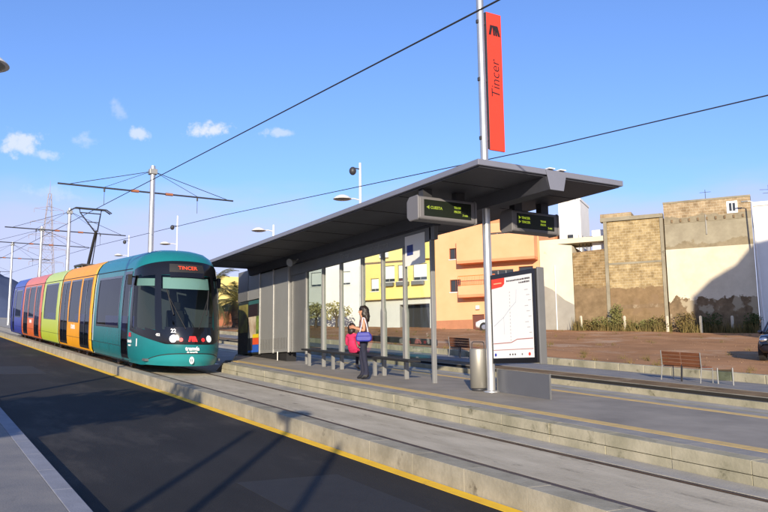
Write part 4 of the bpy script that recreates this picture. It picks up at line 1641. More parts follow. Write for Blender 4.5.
for y, h, lab in ((32.5, 7.75, 'nearest overhead line mast with a full cross arm, rising behind the teal tram cab'),
                  (52.5, 8.1, 'second overhead line mast, rising behind the orange car beside the pantograph'),
                  (64.8, 8.0, 'third overhead line mast, rising in front of the lattice pylon'),
                  (85.0, 8.2, 'fourth overhead line mast, rising behind the blue rear car'),
                  (118.0, 8.1, 'farthest overhead line mast, small at the left edge of the tracks')):
    mast(8.31, y, h, lab)


def wire(pts, r, label, sag=0.0):
    mb = MB()
    out_ = []
    for a, b in zip(pts, pts[1:]):
        a = Vector(a); b = Vector(b)
        for i in range(8):
            t = i / 8
            q = a.lerp(b, t); q.z -= sag * 4 * t * (1 - t)
            out_.append(q)
    out_.append(Vector(pts[-1]))
    mb.path([tuple(q) for q in out_], r, 6)
    o = mb.build('overhead_wire', M['wire'])
    return tag(o, label, 'wire', 'overhead tram wires')


WZ = 5.88
wire([(TX, y, G * y + WZ) for y in (-30, 2, 32.5, 52.5, 64.8, 85, 118, 150)], .013, 'overhead wire above the near track, running over the tram')
fx = [(-30, 13.45), (2, 13.35), (14, 12.95), (32.5, 11.3), (52.5, 10.3), (64.8, 10.1), (85, 10.1), (118, 10.1), (150, 10.1)]
wire([(x, y, G * y + WZ) for y, x in fx], .013, 'overhead wire above the far track, passing behind the red banner')


# ------------------------------------------------------------------ street lamps
def street_lamp(x, y, z, h, hh, label, side=-1, flood=True, group='street lamps along the far pavement'):
    sl_ = thing('street_lamp', label, 'street lamp', (x, y, z), 0, group)
    p = MB(); p.tube((0, 0, -.2), (0, 0, h), .085, .055, 14); p.lathe([(.16, -.02), (.16, .03), (.10, .05)], n=14)
    p.build('pole', M['white_steel'], sl_)
    p = MB(); p.path([(0, 0, hh), (side * .35, 0, hh + .05), (side * .7, 0, hh)], .03, 8)
    p.build('bracket', M['white_steel'], sl_)
    p = MB(); p.lathe([(.05, .19), (.16, .17), (.32, .09), (.42, .0), (.43, -.02), (.02, -.021)], (side * .95, 0, hh - .02), 24)
    p.build('lamp_head', M['white_steel'], sl_)
    p = MB(); p.lathe([(.36, 0), (.30, -.03), (.02, -.05)], (side * .95, 0, hh - .043), 20)
    p.build('diffuser', M['lightgrey'], sl_)
    if flood:
        p = MB(); p.ball((side * .42, -.05, hh + 1.35), .17, .17, .20); p.tube((0, 0, hh + 1.5), (side * .40, 0, hh + 1.52), .03, n=8)
        p.build('floodlight', M['darkmetal'], sl_)
    return sl_


for y, x, h, lab in ((32, 17.85, 8.75, 'street lamp with a ball floodlight showing over the middle of the shelter roof'),
                     (44, 18.55, 6.9, 'short street lamp whose head just shows over the shelter roof near its far end'),
                     (63, 18.2, 9.3, 'thin street lamp standing between the nearest mast and the shelter roof'),
                     (80, 18.3, 9.0, 'faraway street lamp just above the roof of the teal cab')):
    street_lamp(x, y, G * y + .2, h, 6.95 if h > 7 else 6.5, lab, flood=(h != 6.9))
street_lamp(-.10, 15.2, G * 15.2, 7.2, 6.0, 'street lamp on the near sidewalk, its dome head peeping in at the left edge', side=1, flood=False, group='street lamps on the near sidewalk')
# posts beside the photographer, whose long shadows cross the road
for x, y, h, rg_, lab in ((-2.25, .4, 4.25, .24, 'globe lamp on a post beside the photographer'), (-2.4, -1.5, 4.1, 0, 'plain steel post behind the photographer'), (-2.95, .35, 4.1, 0, 'plain steel post left of the globe lamp')):
    gl_ = thing('post_lamp' if rg_ else 'steel_post', lab, 'lamp' if rg_ else 'post', (x, y, G * y), 0, 'posts on the near sidewalk')
    p = MB(); p.tube((0, 0, -.1), (0, 0, h), .06, .05, 12); p.build('pole', M['steel'], gl_)
    p = MB()
    if rg_:
        p.ball((0, 0, h + .15), rg_, rg_, rg_); p.build('globe', M['paper'], gl_)
    else:
        p.lathe([(.06, 0), (.07, .02), (.02, .06)], (0, 0, h), 12); p.build('cap', M['darkmetal'], gl_)

# ------------------------------------------------------------------ lattice pylon far behind the tram
PYX, PYY = 30.0, 222.0
pyz = ground_z(PYX, PYY) - .5
py = thing('electricity_pylon', 'faraway lattice pylon with stacked cross arms behind the tram', 'pylon', (PYX, PYY, pyz))
ptop = .203 * PYY + 1.65 + 4 - pyz
p = MB()
lv = [0, 5, 9.5, 13.5, 17, 20, 23, 26, 29, ptop - 2]


def hw(z):
    return 2.6 * (1 - z / (ptop + 1.5)) + .12


for a, b in zip(lv, lv[1:]):
    ca = [(sx * hw(a), sy * hw(a), a) for sx, sy in ((-1, -1), (1, -1), (1, 1), (-1, 1))]
    cb = [(sx * hw(b), sy * hw(b), b) for sx, sy in ((-1, -1), (1, -1), (1, 1), (-1, 1))]
    for i in range(4):
        j = (i + 1) % 4
        p.tube(ca[i], cb[i], .075, n=5, cap=False)
        p.tube(ca[i], cb[j], .04, n=5, cap=False)
        p.tube(ca[j], cb[i], .04, n=5, cap=False)
        p.tube(cb[i], cb[j], .04, n=5, cap=False)
p.tube((0, 0, ptop - 2), (0, 0, ptop + 1.5), .08, .04, 6)
p.build('lattice_tower', mat('lattice_steel', (.34, .31, .33), .8), py)
for z, l_ in ((17, 4.2), (20.5, 4.6), (24, 4.6), (27.5, 4.4), (31, 3.6)):
    if z > ptop:
        continue
    p = MB()
    for s in (-1, 1):
        p.tube((0, 0, z), (s * l_, 0, z + .15), .07, .04, 6)
        p.tube((0, 0, z + 1.0), (s * l_, 0, z + .15), .07, .05, 6)
        p.tube((s * l_, 0, z + .1), (s * l_, 0, z - .9), .06, n=6)
    p.build('cross_arm', mat('lattice_steel', (.34, .31, .33), .8), py)


# ------------------------------------------------------------------ buildings across the lot
BA = math.atan2(-.8276, .5616)
P0 = Vector((49.14, 40.54)); BW = Vector((.5616, -.8276)); BN = Vector((.8276, .5616))


def bloc(a, dep=0.0, z=0.0):
    q = P0 + BW * a + BN * dep
    return (q.x, q.y, z)


def lotz_at(a, dep=0.0):
    q = P0 + BW * a + BN * dep
    return G * q.y + .028 * (q.x - 19.6) + .38


def facade(mb, x0, x1, z0, z1, openings, th=.22):
    """front wall at y=0 with real openings (x0,x1,z0,z1); reveals go th deep"""
    xs = sorted({x0, x1} | {v for o in openings for v in o[:2]})
    zs = sorted({z0, z1} | {v for o in openings for v in o[2:4]})
    for xa, xb in zip(xs, xs[1:]):
        for za, zb in zip(zs, zs[1:]):
            mx_ = (xa + xb) / 2; mz_ = (za + zb) / 2
            if any(o[0] < mx_ < o[1] and o[2] < mz_ < o[3] for o in openings):
                continue
            mb.quad((xa, 0, za), (xb, 0, za), (xb, 0, zb), (xa, 0, zb))
    for a, b, c, d in [o[:4] for o in openings]:
        mb.quad((a, 0, c), (a, th, c), (a, th, d), (a, 0, d))
        mb.quad((b, th, c), (b, 0, c), (b, 0, d), (b, th, d))
        mb.quad((a, th, d), (b, th, d), (b, 0, d), (a, 0, d))
        mb.quad((a, 0, c), (b, 0, c), (b, th, c), (a, th, c))
    return mb


def shell_rest(mb, x0, x1, z0, z1, dep):
    mb.quad((x1, 0, z0), (x1, dep, z0), (x1, dep, z1), (x1, 0, z1))
    mb.quad((x0, dep, z0), (x0, 0, z0), (x0, 0, z1), (x0, dep, z1))
    mb.quad((x1, dep, z0), (x0, dep, z0), (x0, dep, z1), (x1, dep, z1))
    mb.quad((x0, 0, z1), (x1, 0, z1), (x1, dep, z1), (x0, dep, z1))
    return mb


def window(parent, a, b, c, d, frame='alu', nx=2, th=.16, shutter=None, name='window'):
    f = MB()
    t = .055
    f.box(a, b, th - .03, th + .03, c, c + t); f.box(a, b, th - .03, th + .03, d - t, d)
    f.box(a, a + t, th - .03, th + .03, c + t, d - t); f.box(b - t, b, th - .03, th + .03, c + t, d - t)
    for i in range(1, nx):
        x = a + (b - a) * i / nx
        f.box(x - .03, x + .03, th - .025, th + .025, c + t, d - t)
    wn = f.build(name, M[frame], parent)
    g_ = MB(); g_.box(a + .01, b - .01, th + .035, th + .05, c + .01, d - .01)
    g_.build('pane', M['pane'], wn)
    if shutter:
        s_ = MB(); s_.box(a + .05, b - .05, th - .028, th - .005, d - (d - c) * shutter, d - .05)
        s_.build('shutter', M['paper'] if frame != 'door_brown' else M['door_brown'], wn)
    s_ = MB(); s_.box(a - .06, b + .06, -.06, th - .035, c - .07, c - .003)
    s_.build('sill', M['wall_white'], wn)
    return wn


def railing(parent, x0, x1, y0, z0, h, m_, name='railing', step=.14):
    r_ = MB()
    r_.box(x0, x1, y0 - .02, y0 + .02, z0 + h - .05, z0 + h)
    r_.box(x0, x1, y0 - .015, y0 + .015, z0 + .05, z0 + .08)
    n = int((x1 - x0) / step)
    for i in range(n + 1):
        x = x0 + (x1 - x0) * i / n
        r_.box(x - .01, x + .01, y0 - .01, y0 + .01, z0 + .08, z0 + h - .05)
    return r_.build(name, m_, parent)


# orange house: a from -18.75 to -9.7
A0 = -18.75
oh = thing('orange_house', 'orange three-storey house with salmon balconies and a brown door', 'house', bloc(A0), BA)
bz = 3.6
Wd = 9.05
gz_ = lotz_at(-14) - 0.15
op = [(1.30, 2.25, 8.10, 9.15), (1.30, 2.25, 10.90, 11.85), (3.2, 4.25, 4.4, 6.12), (7.9, 8.9, 4.5, 7.5), (4.85, 6.85, 8.0, 9.75), (7.3, 8.5, 8.0, 9.9), (4.9, 6.8, 11.2, 12.9)]
p = MB()
facade(p, 0, Wd, bz, 13.7, op)
shell_rest(p, 0, Wd, bz, 13.7, 11)
p.build('wall', M['wall_orange'], oh, fix=False)
p = MB(); p.box(0, 3.19, -.03, -.004, bz, 5.7); p.box(4.26, 7.89, -.03, -.004, bz, 5.7); p.box(8.91, Wd, -.03, -.004, bz, 5.7)
for k, (a, b) in enumerate(((0, 3.19), (4.26, 7.89), (8.91, Wd))):
    q = MB(); q.box(a, b, -.03, -.004, bz, 5.72); q.build('plinth', M['base_brown'], oh)
window(oh, *op[0], frame='door_brown'); window(oh, *op[1], frame='door_brown')
window(oh, *op[4], nx=3); window(oh, *op[5], frame='door_brown', nx=1); window(oh, *op[6], nx=3)
q = MB(); q.box(3.25, 4.2, .10, .15, 4.4, 6.08); d_ = q.build('door', M['door_brown'], oh)
q = MB(); q.ball((4.05, .07, 5.2), .04, .04, .04); q.build('handle', M['chrome'], d_)
q = MB(); q.box(7.95, 8.85, .10, .15, 4.5, 7.45); q.build('door', M['door_brown'], oh)
for z0, z1, x0, mt in ((10.55, 12.55, 2.35, 'wall_salmon'), (7.72, 8.55, 2.4, 'wall_salmon')):
    q = MB()
    q.box(x0, 8.95, -1.15, -.003, z0 - .22, z0)
    bl = q.build('balcony', M['wall_salmon'], oh)
    q = MB()
    if z1 - z0 > 1.5:
        q.box(x0, 8.95, -1.15, -1.0, z0 + .002, z1); q.box(x0, x0 + .15, -.998, -.003, z0 + .002, z1); q.box(8.80, 8.95, -.998, -.003, z0 + .002, z1)
        q.build('parapet', M['wall_orange'], bl)
    else:
        q.box(x0, 8.95, -1.15, -1.03, z0 + .002, z1 - .10)
        q.build('parapet', M['wall_orange'], bl)
        railing(bl, x0, x0 + 3.2, -1.09, z1 - .1, .85, M['coral'])
q = MB(); q.box(3.6, 3.9, -.25, -.004, 6.55, 6.85); q.build('wall_lamp', M['white_steel'], oh)
q = MB(); q.box(5.9, 6.75, -.05, -.004, 5.1, 5.65); q.build('meter_box', M['wall_salmon'], oh)
q = MB(); q.prism([(4.2, 13.72), (6.8, 13.72), (5.5, 14.6)], 'y', 2, 6); q.build('roof', M['terracotta'], oh)
q = MB(); q.box(0, Wd, .0, .2, 13.702, 14.0); q.box(0, .2, .21, 11, 13.702, 14.0); q.box(Wd - .2, Wd, .21, 11, 13.702, 14.0)
q.build('roof_parapet', M['wall_salmon'], oh)
# cream party wall of the house, with the white stair tower behind it
cw = thing('cream_party_wall', 'cream side wall with a grey lower part next to the orange house', 'wall', bloc(-9.69), BA)
q = MB()
q.prism([(0, 3.4), (2.62, 3.4), (2.62, 11.35), (1.6, 11.5), (0, 11.95)], 'y', .12, 8.0)
q.build('upper_render', M['wall_cream'], cw)
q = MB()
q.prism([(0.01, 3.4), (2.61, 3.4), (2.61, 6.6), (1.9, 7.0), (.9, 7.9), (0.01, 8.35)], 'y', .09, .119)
q.build('grey_lower_part', M['wall_grey'], cw)  # plain grey below a sloping edge
q = MB(); q.box(.05, 5.4, .2, 3.0, 11.55, 11.95); q.build('coping', M['wall_cream'], cw)
q = MB(); q.tube((1.2, .05, 3.6), (1.2, .05, 9.8), .05, n=8); q.build('downpipe', M['white_steel'], cw)
wt_ = thing('white_stair_tower', 'white stair tower rising behind the cream wall and shelter roof', 'building', bloc(-9.3, 6), BA)
q = MB(); q.box(0, 1.9, 0, 4, 3.0, 16.2); q.build('wall', M['wall_white'], wt_)
q = MB(); q.box(.7, 1.2, -.04, -.002, 12.2, 13.2); q.build('window', M['pane'], wt_)
q = MB(); q.box(-.06, 1.96, -.06, 4.06, 16.202, 16.4); q.build('coping', M['wall_white'], wt_)

# yellow house: a from -25.4 to -18.77
A1 = -25.45
yh = thing('yellow_house', 'yellow house with grey ground floor and dark garage opening seen through the shelter glass', 'house', bloc(A1), BA)
Wy = 6.66
op = [(1.7, 2.85, 9.3, 10.75), (3.15, 4.1, 9.3, 10.75), (4.6, 5.9, 9.3, 10.75), (.5, 1.3, 8.55, 9.7), (3.3, 6.1, 4.3, 7.25)]
q = MB(); facade(q, 0, Wy, 7.9, 13.2, op[:4]); shell_rest(q, 0, Wy, 7.9, 13.2, 11)
q.build('wall', M['wall_yellow'], yh, fix=False)
q = MB(); facade(q, 0, Wy, 3.4, 7.9, op[4:], th=1.2); shell_rest(q, 0, Wy, 3.4, 7.898, 11)
q.build('ground_floor_wall', mat('pale_grey_render', (.56, .57, .55), .9, var=.1, scale=.6), yh, fix=False)
for o_ in op[:4]:
    window(yh, *o_, shutter=.8)
q = MB(); q.box(3.32, 6.08, 1.0, 1.1, 4.3, 7.2); q.build('garage_recess', M['blackmat'], yh)
q = MB(); q.box(-.02, Wy + .02, -.5, -.003, 7.75, 7.95); q.build('ledge', M['wall_yellow'], yh)
q = MB(); q.box(-.02, Wy + .02, -.45, -.003, 11.1, 11.3); q.build('ledge', M['wall_yellow'], yh)
q = MB(); q.box(1.55, 2.35, -.40, -.02, 11.45, 12.1); ac = q.build('air_conditioner', M['white'], yh, bevel=.03)
q = MB(); q.tube((1.82, -.405, 11.77), (1.82, -.42, 11.77), .25, n=18); q.build('fan_grille', M['greymetal'], ac)
for a in (1.7, 3.15, 4.6):
    q = MB(); q.box(a - .05, a + 1.1, -.35, -.003, 8.9, 9.22); q.build('flower_box', M['door_brown'] if False else M['greymetal'], yh)
q = MB(); q.box(0, Wy, 0, .2, 13.202, 13.6); q.build('roof_parapet', M['wall_yellow'], yh)

# white house: a from -36 to -25.5
wh = thing('white_house', 'bright white house behind trees, seen through the shelter glass', 'house', bloc(-37.5), BA)
op = [(6.4, 7.5, 9.3, 10.6), (9.4, 10.5, 9.3, 10.5), (2.0, 3.2, 9.3, 10.6), (4.0, 5.2, 6.0, 7.3)]
q = MB(); facade(q, 0, 12.0, 3.6, 13.0, op); shell_rest(q, 0, 12.0, 3.6, 13.0, 10)
q.build('wall', M['wall_white'], wh, fix=False)
for o_ in op:
    window(wh, *o_, shutter=.85)
q = MB(); q.box(-.1, 12.04, -.25, -.003, 12.3, 12.6); q.build('cornice', M['wall_white'], wh)

# block building with bare side walls: a -7.05 .. 0
def zone(parent, x0, x1, z0, z1, m_, y0, name):
    return MB().box(x0, x1, y0, .149, z0, z1).build(name, m_, parent)


bb = thing('bare_block_building', 'brown bare-block building with stepped top behind the weedy lot', 'building', bloc(-7.04), BA)
q = MB(); q.prism([(0, 3.0), (7.0, 3.0), (7.0, 13.0), (2.72, 13.25), (2.70, 10.9), (0, 10.75)], 'y', .15, 9)
q.build('wall', M['block2'], bb)
zone(bb, 2.79, 6.74, 3.0, 12.95, M['zone_block'], .07, 'block_infill')
zone(bb, .02, 2.51, 3.0, 10.7, M['zone_block2'], .07, 'block_infill')
for z in (6.1, 9.55):
    zone(bb, 2.785, 6.745, z, z + (.16 if z > 7 else .30), M['render_old'] if z > 7 else M['soil_wall'], .055, 'floor_band')
zone(bb, 2.52, 2.78, 3.2, 13.1, M['render_old'], .0, 'column')
zone(bb, 6.75, 6.99, 3.2, 12.95, M['render_old'], .0, 'column')
q = MB(); q.box(2.3, 7.0, -.05, .6, 13.0, 13.3); q.build('coping', M['render_old'], bb)
q = MB(); q.box(2.2, 4.6, .7, 4, 13.2, 13.75); q.build('roof_wall', M['block'], bb)
q = MB(); q.box(1.4, 2.4, 1.0, 2.2, 10.9, 12.6); q.build('water_tank', M['white'], bb, bevel=.08)
q = MB()
for i in range(4):
    q.tube((.4 + i * .3, 1, 10.9), (.4 + i * .3, 1, 12.3 - .1 * i), .025, n=6)
q.tube((.2, 1, 12.0), (1.5, 1, 12.1), .025, n=6); q.tube((.2, 1, 11.7), (1.5, 1, 11.7), .02, n=6)
q.build('aerial', M['darkmetal'], bb)

# tall building: a 0 .. 6.1
tb = thing('tall_party_wall_building', 'tall building with pale blocks on top and a cream rendered middle', 'building', bloc(.04), BA)
q = MB(); q.box(0, 6.08, .15, 9, 3.0, 13.9); q.build('wall', M['render_old'], tb)
zone(tb, .0, 6.08, 12.4, 13.98, M['zone_top'], .03, 'block_top')
zone(tb, .0, 6.08, 10.45, 12.395, M['zone_grey'], .045, 'grey_band')
zone(tb, .0, 6.08, 3.0, 10.445, M['zone_cream'], .03, 'cream_render')
q = MB(); q.box(-.03, 6.11, .0, 9.0, 13.984, 14.12); q.build('coping', M['render_old'], tb)
q = MB(); q.box(4.45, 5.2, -.02, .018, 12.85, 13.75); wn = q.build('window', M['white'], tb)
q = MB(); q.box(4.62, 4.80, -.03, -.021, 13.0, 13.6); q.box(4.86, 5.04, -.03, -.021, 13.0, 13.6); q.build('pane', M['pane'], wn)
q = MB(); q.box(2.92, 3.02, -.02, .04, 11.4, 12.9); q.build('render_strip', M['wall_grey'], tb)
for i in range(9):
    q = MB(); q.box(.5 + i * .62, .62 + i * .62, -.06, .035, 12.5, 12.72); q.build('beam_end', M['soil_wall'], tb)
q = MB(); q.tube((3.0, 1, 14), (3.0, 1, 15.0), .02, n=6); q.tube((2.6, 1, 14.8), (3.4, 1, 14.8), .015, n=6); q.build('aerial', M['darkmetal'], tb)
# white building at the right edge
wb = thing('white_corner_building', 'white building at the right edge beyond the tall bare wall', 'building', bloc(6.2, .5), BA)
q = MB(); q.box(0, 14, 0, 10, 3.0, 13.3); q.build('wall', M['wall_white'], wb)
q = MB(); q.box(-.02, 14.1, -.1, 10.1, 13.302, 13.6); q.build('coping', M['wall_white'], wb)
q = MB(); q.tube((1.2, 1, 13.6), (1.2, 1, 15.0), .02, n=6); q.tube((.6, 1, 14.7), (1.8, 1, 14.6), .015, n=6); q.tube((.8, 1, 14.4), (1.6, 1, 14.4), .015, n=6); q.build('aerial', M['darkmetal'], wb)
for a, z in ((1.2, 6.5), (1.2, 9.5), (4, 6.5), (4, 9.5)):
    q = MB(); q.box(a, a + 1.1, -.03, -.002, z, z + 1.3); q.build('window', M['pane'], wb)

# fence posts and lamp in front of the walls
for i, a in enumerate((-6.35, -3.1, -.05, 2.25, 4.35)):
    x, y, _ = bloc(a, -1.2)
    q = MB(); q.box(-.07, .07, -.07, .07, -.3, 1.15 + (0.02 * i)); q.prism([(-.07, 1.15 + .02 * i), (.07, 1.15 + .02 * i), (0, 1.22 + .02 * i)], 'y', -.07, .07)
    o = q.build('fence_post', M['wall_cream'])
    o.location = (x, y, lotz_at(a, -1.2) - .05)
    tag(o, ['pale fence post at the foot of the cream side wall', 'pale fence post in front of the brown bare-block wall', 'pale fence post where the brown block wall meets the taller one',
            'pale fence post in front of the weeds under the cream render', 'pale fence post against the shaded foot of the tall wall'][i], 'fence post', 'fence posts along the edge of the lot')
x, y, _ = bloc(6.45, -1.0)
sl2 = thing('street_lamp', 'slim white street lamp in front of the right edge of the tall wall', 'street lamp', (x, y, lotz_at(6.2, -1) - .1), R(-56), None)
q = MB(); q.tube((0, 0, -.2), (-.25, 0, 9.6), .075, .05, 12); q.build('pole', M['white_steel'], sl2)
q = MB(); q.path([(-.25, 0, 9.55), (-.35, 0, 9.65), (-.6, 0, 9.65)], .03, 8); q.build('bracket', M['white_steel'], sl2)
q = MB(); q.box(-.95, -.5, -.10, .10, 9.61, 9.71); q.build('lamp_head', M['lightgrey'], sl2, bevel=.04)


# ------------------------------------------------------------------ plants
def leaf_clump(n, rx, ry, rz, size, seed, lobes=6, c=(0, 0, 0), blade=False):
    """many small leaf faces spread through an uneven crown made of several lobes"""
    r_ = random.Random(seed)
    lb_ = []
    for i in range(lobes):
        lb_.append((Vector((r_.uniform(-.55, .55) * rx, r_.uniform(-.55, .55) * ry, r_.uniform(-.45, .5) * rz)), r_.uniform(.38, .62)))
    mb = MB()
    for i in range(n):
        o, k = lb_[i % lobes]
        while True:
            v = Vector((r_.uniform(-1, 1), r_.uniform(-1, 1), r_.uniform(-1, 1)))
            if .25 < v.length < 1:
                break
        v = v.normalized() * v.length ** .5
        p_ = Vector(c) + o + Vector((v.x * rx * k, v.y * ry * k, v.z * rz * k))
        if p_.z < -.02 and c[2] < rz * 1.2:
            p_.z = abs(p_.z) * .4
        d = Vector((r_.gauss(0, 1), r_.gauss(0, 1), r_.gauss(0, 1) + (1.6 if blade else .2))).normalized()
        e = d.cross(Vector((r_.gauss(0, 1), r_.gauss(0, 1), r_.gauss(0, 1)))).normalized()
        s = size * r_.uniform(.6, 1.3)
        wd = .22 if blade else .5
        mb.add([p_ - d * s, p_ + e * s * wd, p_ + d * s, p_ - e * s * wd], [(0, 1, 2, 3)])
    return mb


shr = [(-5.6, .9, .8, .7, 'drygrass', 'low dry shrub at the left end of the brown block wall'),
       (-4.6, 1.1, 1.0, .9, 'leaf2', 'yellow-green shrub under the step of the brown block wall'),
       (-3.8, .5, 1.8, .5, 'leaf2', 'tall thin green bush under the stepped column'),
       (-2.2, 1.5, 1.0, .9, 'leaf2', 'wide yellow-green bush in the middle of the brown block wall'),
       (-.7, 1.0, 1.1, .8, 'drygrass', 'dry bush by the joint of the two walls'),
       (1.2, .8, 1.5, .7, 'drygrass', 'tall dry bush under the crumbled cream render'),
       (2.9, .7, 1.3, .6, 'leaf', 'green bush right of the crumbled cream render'),
       (5.6, .6, 1.3, .6, 'leaf', 'dark bush at the right corner of the tall wall')]
for i, (a, rx, h, ry, mt, lab) in enumerate(shr):
    x, y, _ = bloc(a, -.7)
    o = leaf_clump(620, rx * 1.15, ry * 1.1, h * .75, .085, 20 + i, 9, (0, 0, h * .5)).build('shrub', M[mt], fix=False)
    o.location = (x, y, lotz_at(a, -.7) - .1); o.rotation_euler.z = BA
    tag(o, lab, 'shrub', 'shrubs along the foot of the walls')
q = MB()
rg = random.Random(9)
for i in range(5200):
    a = rg.uniform(-7, 6); dp = rg.uniform(-1.7, -.1)
    if noise.noise(Vector((a * .8, dp, 4))) < -.12:
        continue
    x, y, _ = bloc(a, dp); z = lotz_at(a, dp) - .02
    h = rg.uniform(.2, .8) + (.5 if rg.random() < .12 else 0); an = rg.uniform(0, 6.28); dx = math.cos(an) * .04; dy = math.sin(an) * .04
    lx = rg.gauss(0, .12); ly = rg.gauss(0, .12)
    q.add([(x - dx, y - dy, z), (x + dx, y + dy, z), (x + lx, y + ly, z + h)], [(0, 1, 2)])
tag(q.build('dry_grass', M['drygrass'], fix=False), 'dry grass growing along the foot of the bare walls', 'grass', kind='stuff')


def tree(x, y, z, th, cr, label, leafm, seed, n=2600, size=.16, group=None, trunk_r=.14):
    t = thing('leafy_tree', label, 'tree', (x, y, z), 0, group)
    q = MB()
    q.tube((0, 0, -.3), (.05, .03, th), trunk_r, trunk_r * .6, 10)
    r_ = random.Random(seed)
    for i in range(6):
        an = i * 1.05 + r_.uniform(-.3, .3)
        q.tube((.05, .03, th * r_.uniform(.75, 1)), (math.cos(an) * cr * .6, math.sin(an) * cr * .6, th + cr * r_.uniform(.3, .9)), trunk_r * .45, trunk_r * .12, 6)
    q.build('trunk', M['bark'], t)
    leaf_clump(n, cr, cr, cr * .8, size, seed, 9, (0, 0, th + cr * .45)).build('crown', leafm, t, fix=False)
    return t


tw = [(-30.3, -3.0, 1.1, 1.35, 'small tree in front of the white house, behind the frosted shelter pane'),
      (-28.6, -3.4, 1.0, 1.15, 'small tree behind the girl, in front of the white house'),
      (-32.6, -2.6, 1.2, 1.3, 'small tree hidden mostly by the grey shelter panels'),
      (-26.8, -3.0, .9, 1.1, 'small tree behind the woman, in front of the white house')]
for i, (a, dp, th, cr, lab) in enumerate(tw):
    x, y, _ = bloc(a, dp)
    tree(x, y, lotz_at(a, dp), th, cr, lab, M['leaf3'], 60 + i, 620, .12, 'young trees before the white house')

# palm beyond the end of the platform
def palm(x, y, z, th, fl, label, seed, nf=34):
    t = thing('palm_tree', label, 'palm tree', (x, y, z), 0, 'palms beyond the platform end')
    r_ = random.Random(seed)
    q = MB()
    prev = (0, 0, -.3); pr = .34
    for i in range(1, 9):
        c = (.06 * math.sin(i), .05 * math.cos(i * 1.3), th * i / 8)
        q.tube(prev, c, pr, .30 + .05 * (i % 2), 12); prev = c; pr = .30 + .05 * (i % 2)
    q.build('trunk', M['bark'], t)
    fm = mat('palm_frond', (.055, .075, .02), .65, col2=(.12, .10, .03), scale=.8)
    q = MB()
    for k in range(nf):
        an = 2 * math.pi * k / nf * 2.6 + r_.uniform(-.2, .2)
        el = r_.uniform(-.75, 1.25)
        dirh = Vector((math.cos(an), math.sin(an), 0))
        pts = []
        n = 9
        for i in range(n + 1):
            s = i / n
            b = el - 1.25 * s * s
            if i == 0:
                p_ = Vector((0, 0, th + .1))
            else:
                p_ = pts[-1] + (dirh * math.cos(b) + Vector((0, 0, math.sin(b)))) * (fl / n)
            pts.append(p_)
        for i in range(n):
            a, b = pts[i], pts[i + 1]
            d = (b - a).normalized(); sd_ = d.cross(Vector((0, 0, 1)))
            if sd_.length < .05:
                sd_ = Vector((1, 0, 0))
            sd_.normalize()
            up_ = sd_.cross(d)
            q.tube(a, b, .022, .02, 4, cap=False)
            for j in range(3):
                f = (j + .5) / 3
                c = a.lerp(b, f)
                ln = .52 * math.sin(math.pi * min(.97, (i + f) / n * .85 + .15)) + .1
                for s in (-1, 1):
                    tip = c + sd_ * s * ln + d * ln * .55 - up_ * ln * .30
                    q.add([c - d * .035, c + d * .035, tip], [(0, 1, 2)])
    q.build('fronds', fm, t, fix=False)
    return t


palm(18.9, 57, G * 57 + .2, 2.9, 3.0, 'palm tree with drooping fronds showing between the tram and the shelter', 3)
palm(23.6, 64, G * 64 + .3, 2.4, 2.8, 'second palm tree, partly hidden behind the end of the shelter', 8)

# terracotta garden wall, cars and shrubs below the palm
gw = MB(True); gw.box(17.2, 30, 70, 70.4, -.3, 1.75); gw.box(17.1, 30.05, 69.9, 70.5, 1.752, 1.9)
tag(gw.build('garden_wall', M['terracotta']), 'low terracotta garden wall below the palm, between tram and shelter', 'wall')
for i, (x, y, rx, h, mt, lab) in enumerate(((19.5, 84, 3.2, 4.6, 'leaf', 'dark green tree mass behind the palm'), (27, 88, 3.6, 5.0, 'leaf', 'wide dark tree behind the shelter end'), (14.2, 98, 3.0, 4.0, 'leaf2', 'yellowish tree far behind the tram cab'))):
    tree(x, y, G * y, 1.4, rx, lab, M[mt], 90 + i, 2200, .22, 'trees beyond the palm')
fh = thing('far_yellow_house', 'small yellow house behind the palm between tram and shelter', 'house', (30, 96, G * 96 + .2), 0)
q = MB(); facade(q, -6, 6, -1, 6.2, [(-4.6, -3.4, 3.2, 4.6), (-1.5, -.3, 3.2, 4.6), (2, 3.2, 3.2, 4.6)]); shell_rest(q, -6, 6, -1, 6.2, 9)
q.build('wall', M['wall_yellow'], fh, fix=False)
for a in (-4.6, -1.5, 2):
    window(fh, a, a + 1.2, 3.2, 4.6)


